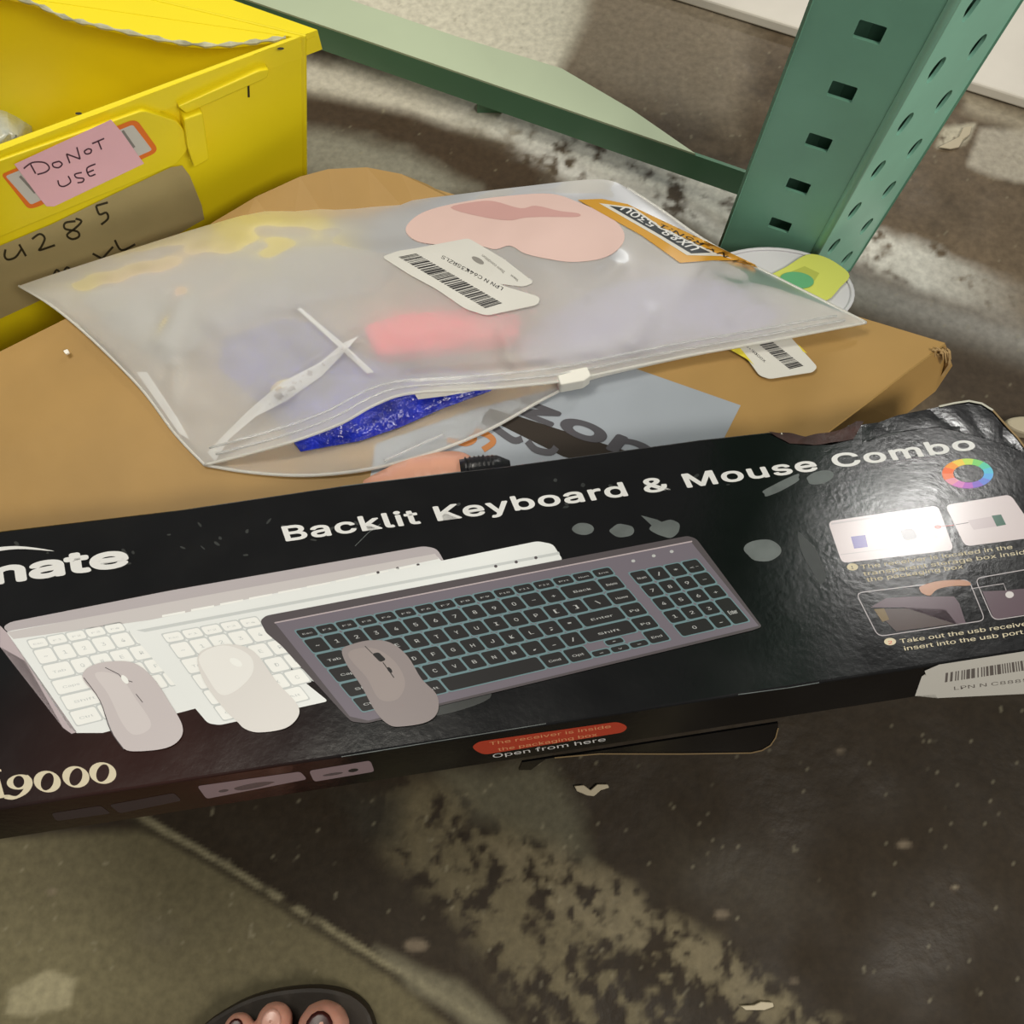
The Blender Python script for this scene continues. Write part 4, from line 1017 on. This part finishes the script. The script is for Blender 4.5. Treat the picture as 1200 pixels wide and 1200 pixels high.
wr([(78, 182), (74, 171)]); wr([(74, 171), (90, 177)]); wr([(90, 177), (86, 163)])                            # N
wr([(99, 165), (95, 168), (97, 171), (102, 170), (103, 166), (99, 165)])                                      # o
wr([(104, 159), (118, 153)]); wr([(111, 156), (115, 166)])                                                    # T
wr([(64, 202), (66, 208), (72, 209), (79, 204), (76, 197)])                                                   # U
wr([(92, 193), (84, 195), (86, 199), (94, 200), (93, 204), (87, 205)])                                        # S
wr([(108, 183), (98, 188), (101, 197), (108, 195)]); wr([(99, 193), (106, 190)])                              # E
decal('handwriting', note, S_, lambda u, v, off: FM(u, v, .0072 + off), label='dark handwritten words')
kraft = thing('kraft_label', 'brown kraft label with handwritten numbers below the pink note on the bin', 'label', FM(100, 270, .001))
kr = mat('kraft_paper', '#B8A878', .35, var=.08, bump=.15, bscale=50)
decal('kraft_paper', kraft, [poly(kr, [(-60, 312), (60, 262), (130, 228), (200, 195), (213, 193), (222, 205), (236, 240), (239, 256), (180, 290), (60, 345), (-60, 400)], 0)], FM, base=.0008)
S_ = []
mk_ink = mat('marker_ink', '#3A3320', .5)
def wr2(pts, w=2.6): S_.append(stroke(mk_ink, catmull(pts, 4) if len(pts) > 2 else pts, w, 1))
wr2([(6, 291), (5, 299), (9, 303), (18, 300), (25, 290)]); wr2([(22, 285), (30, 299)])                        # 4
wr2([(37, 279), (46, 273), (52, 278), (48, 288), (46, 292), (64, 286)])                                       # 2
wr2([(88, 258), (76, 260), (76, 267), (90, 270), (92, 276), (84, 279), (78, 274), (88, 266), (95, 258), (88, 255)])  # 8
wr2([(112, 240), (126, 236)]); wr2([(112, 240), (116, 250), (124, 248), (126, 255), (118, 262)])              # 5
wr2([(62, 322), (66, 315), (72, 320), (78, 312), (84, 318)]); wr2([(108, 296), (130, 308)]); wr2([(132, 288), (114, 308)]); wr2([(134, 280), (142, 292), (158, 285)])
decal('marker_writing', kraft, S_, FM, base=.0010, label='black marker numbers and letters')
# clear plastic bag in the bin
cb_m = mat('clear_crumpled_film', '#C9CEC4', .15, var=.15, bump=1.0, bscale=40)
pk = pillow('clear_plastic_bag', [(-200, 230), (-150, 130), (-40, 118), (8, 122), (30, 136), (50, 150), (10, 190), (-80, 240)], .06, .105, cb_m, 'crumpled clear plastic bag inside the yellow bin', 'bag', 10, .02)

# ------------------------------------------------------------------ scraps on the floor
scrap = mat('scrap_paper', '#B9AE94', .6)
def scrap_obj(px, lbl, z=.0022):
    o = slab('paper_scrap', px, z, .0006, scrap); md = o.modifiers.new('b', 'BEVEL'); md.width = .0004; tag(o, lbl, 'scrap'); return o
scrap_obj([(673, 921), (684, 920), (692, 926), (700, 919), (712, 919), (714, 923), (704, 926), (696, 933), (688, 932), (676, 927)], 'small V-shaped pale paper scrap on the dark floor below the black box')
scrap_obj([(868, 1179), (884, 1178), (892, 1174), (906, 1175), (907, 1180), (896, 1184), (874, 1184)], 'short white curved scrap on the floor at the bottom edge')
scrap_obj([(1112, 166), (1124, 160), (1129, 149), (1139, 147), (1137, 157), (1129, 163), (1124, 172), (1114, 174), (1100, 172)], 'pale flaked chip on the floor right of the rack upright')
cf = slab('cardboard_fleck', rpoly([(74, 411), (79, 409), (81, 413), (77, 415)], 1), ZC + .004, ZC + .0025, mat('white_fleck', '#F0EDE4', .4)); tag(cf, 'tiny white fleck on the left of the cardboard carton', 'fleck')
cr = slab('crumpled_paper', catmull([(1180, 492), (1196, 487), (1225, 489), (1232, 500), (1210, 508), (1188, 502)], 3, True), .012, .0006, scrap, None, .003)
tag(cr, 'pale crumpled paper on the floor past the right corner of the black box', 'paper')

# ------------------------------------------------------------------ person: the toes of a bare left foot, a dark slab as the shade around them
skin = bpy.data.materials.new('skin'); skin.use_nodes = True
sb_ = skin.node_tree.nodes['Principled BSDF']; sb_.inputs['Base Color'].default_value = (*lin('#C48F7C'), 1); sb_.inputs['Roughness'].default_value = .38
sb_.inputs['Subsurface Weight'].default_value = .25; sb_.inputs['Subsurface Radius'].default_value = (.01, .004, .002); sb_.inputs['Subsurface Scale'].default_value = .4
SHADE_H = .014
def capsule_chain(bm, pts):
    for (p0, r0), (p1, r1) in zip(pts[:-1], pts[1:]):
        n = max(2, int((p1 - p0).length / .004))
        for i in range(n + 1):
            t = i / n; bmesh.ops.create_icosphere(bm, subdivisions=2, radius=r0 + (r1 - r0) * t, matrix=Matrix.Translation(p0.lerp(p1, t)))
bm = bmesh.new()
zt_ = SHADE_H
toes = [((379, 1206), .0172, .0150), ((322, 1197), .0120, .0105), ((280, 1206), .0102, .0092), ((253, 1224), .0080, .0075), ((230, 1252), .0076, .0070)]
heel = P(330, 1200, 0) + Vector((-.02, -.215, 0))
balls = []
for i, ((u, v), rt, rb) in enumerate(toes):
    tip = P(u, v, SHADE_H + rt); bl_ = tip + Vector((-.004 * (i - 1), -.048 + .004 * i, .004)); balls.append(bl_)
    midk = tip.lerp(bl_, .45) + Vector((0, 0, .003))
    capsule_chain(bm, [(tip, rt), (midk, rb), (bl_, rb + .003)])
for i, b_ in enumerate(balls):
    inst = Vector((heel.x + .018 - i * .008, heel.y + .09, SHADE_H + .045 - .006 * i))
    capsule_chain(bm, [(b_, .0145), (inst, .022 - .001 * i)])
capsule_chain(bm, [(Vector((heel.x, heel.y + .09, SHADE_H + .040)), .034), (Vector((heel.x, heel.y, SHADE_H + .028)), .028)])
capsule_chain(bm, [(Vector((heel.x, heel.y + .04, SHADE_H + .07)), .033), (Vector((heel.x, heel.y + .015, SHADE_H + .13)), .031), (Vector((heel.x, heel.y - .01, .30)), .050), (Vector((heel.x, heel.y - .005, .42)), .056)])
me = bpy.data.meshes.new('tmp'); bm.to_mesh(me); bm.free()
tmp = bpy.data.objects.new('tmp', me); C.objects.link(tmp)
md = tmp.modifiers.new('r', 'REMESH'); md.mode = 'VOXEL'; md.voxel_size = .0020; md2 = tmp.modifiers.new('s', 'SMOOTH'); md2.iterations = 4; md2.factor = .5
me2 = bpy.data.meshes.new_from_object(tmp.evaluated_get(bpy.context.evaluated_depsgraph_get())); bpy.data.objects.remove(tmp)
per = thing('person', 'person seen only by bare toes with dark nail polish, over a dark slab standing for shade', 'person', (heel.x, heel.y, 0))
me2.name = 'bare_foot'; link('bare_foot', me2, skin, per, True)
polish = mat('nail_polish', '#3A1512', .35); bare = mat('bare_nail', '#C99A8A', .3)
for ti, ((u, v), rt, rb) in enumerate(toes):
    tip = P(u, v, SHADE_H + rt); c = tip + Vector((0, rt * .16, rt * .47))
    vs, fs = [], []; n = 14
    for a in range(5):
        for b in range(n):
            w_ = 2 * math.pi * b / n; rr = a / 4
            x, y = rr * rt * .52 * math.cos(w_), rr * rt * .60 * math.sin(w_)
            vs.append(c + Vector((x, y, rt * .46 * math.sqrt(max(0, 1 - (x / rt) ** 2)) - .10 * rt * (y / rt) ** 2 - (y > 0) * .25 * y)))
    for a in range(4):
        for b in range(n): fs.append([a * n + b, a * n + (b + 1) % n, (a + 1) * n + (b + 1) % n, (a + 1) * n + b])
    o = mk('toenail', vs, fs, polish if ti != 1 else bare, per, True, label='dark painted toenail' if ti != 1 else None); md = o.modifiers.new('s', 'SOLIDIFY'); md.thickness = .0008
shade_px = catmull([(232, 1208), (266, 1182), (302, 1166), (345, 1158), (385, 1158), (418, 1170), (438, 1200), (446, 1280), (400, 1420), (380, 1560), (300, 1600), (240, 1500), (215, 1350), (205, 1260)], 4, True)
slab('toe_shade_slab', shade_px, SHADE_H - .0005, .0005, mat('toe_shade_dark', '#261D12', .6, bump=.3), per, .003, label='dark flat slab standing for the shade around the toes')  # slab added as the dark shade around the toes
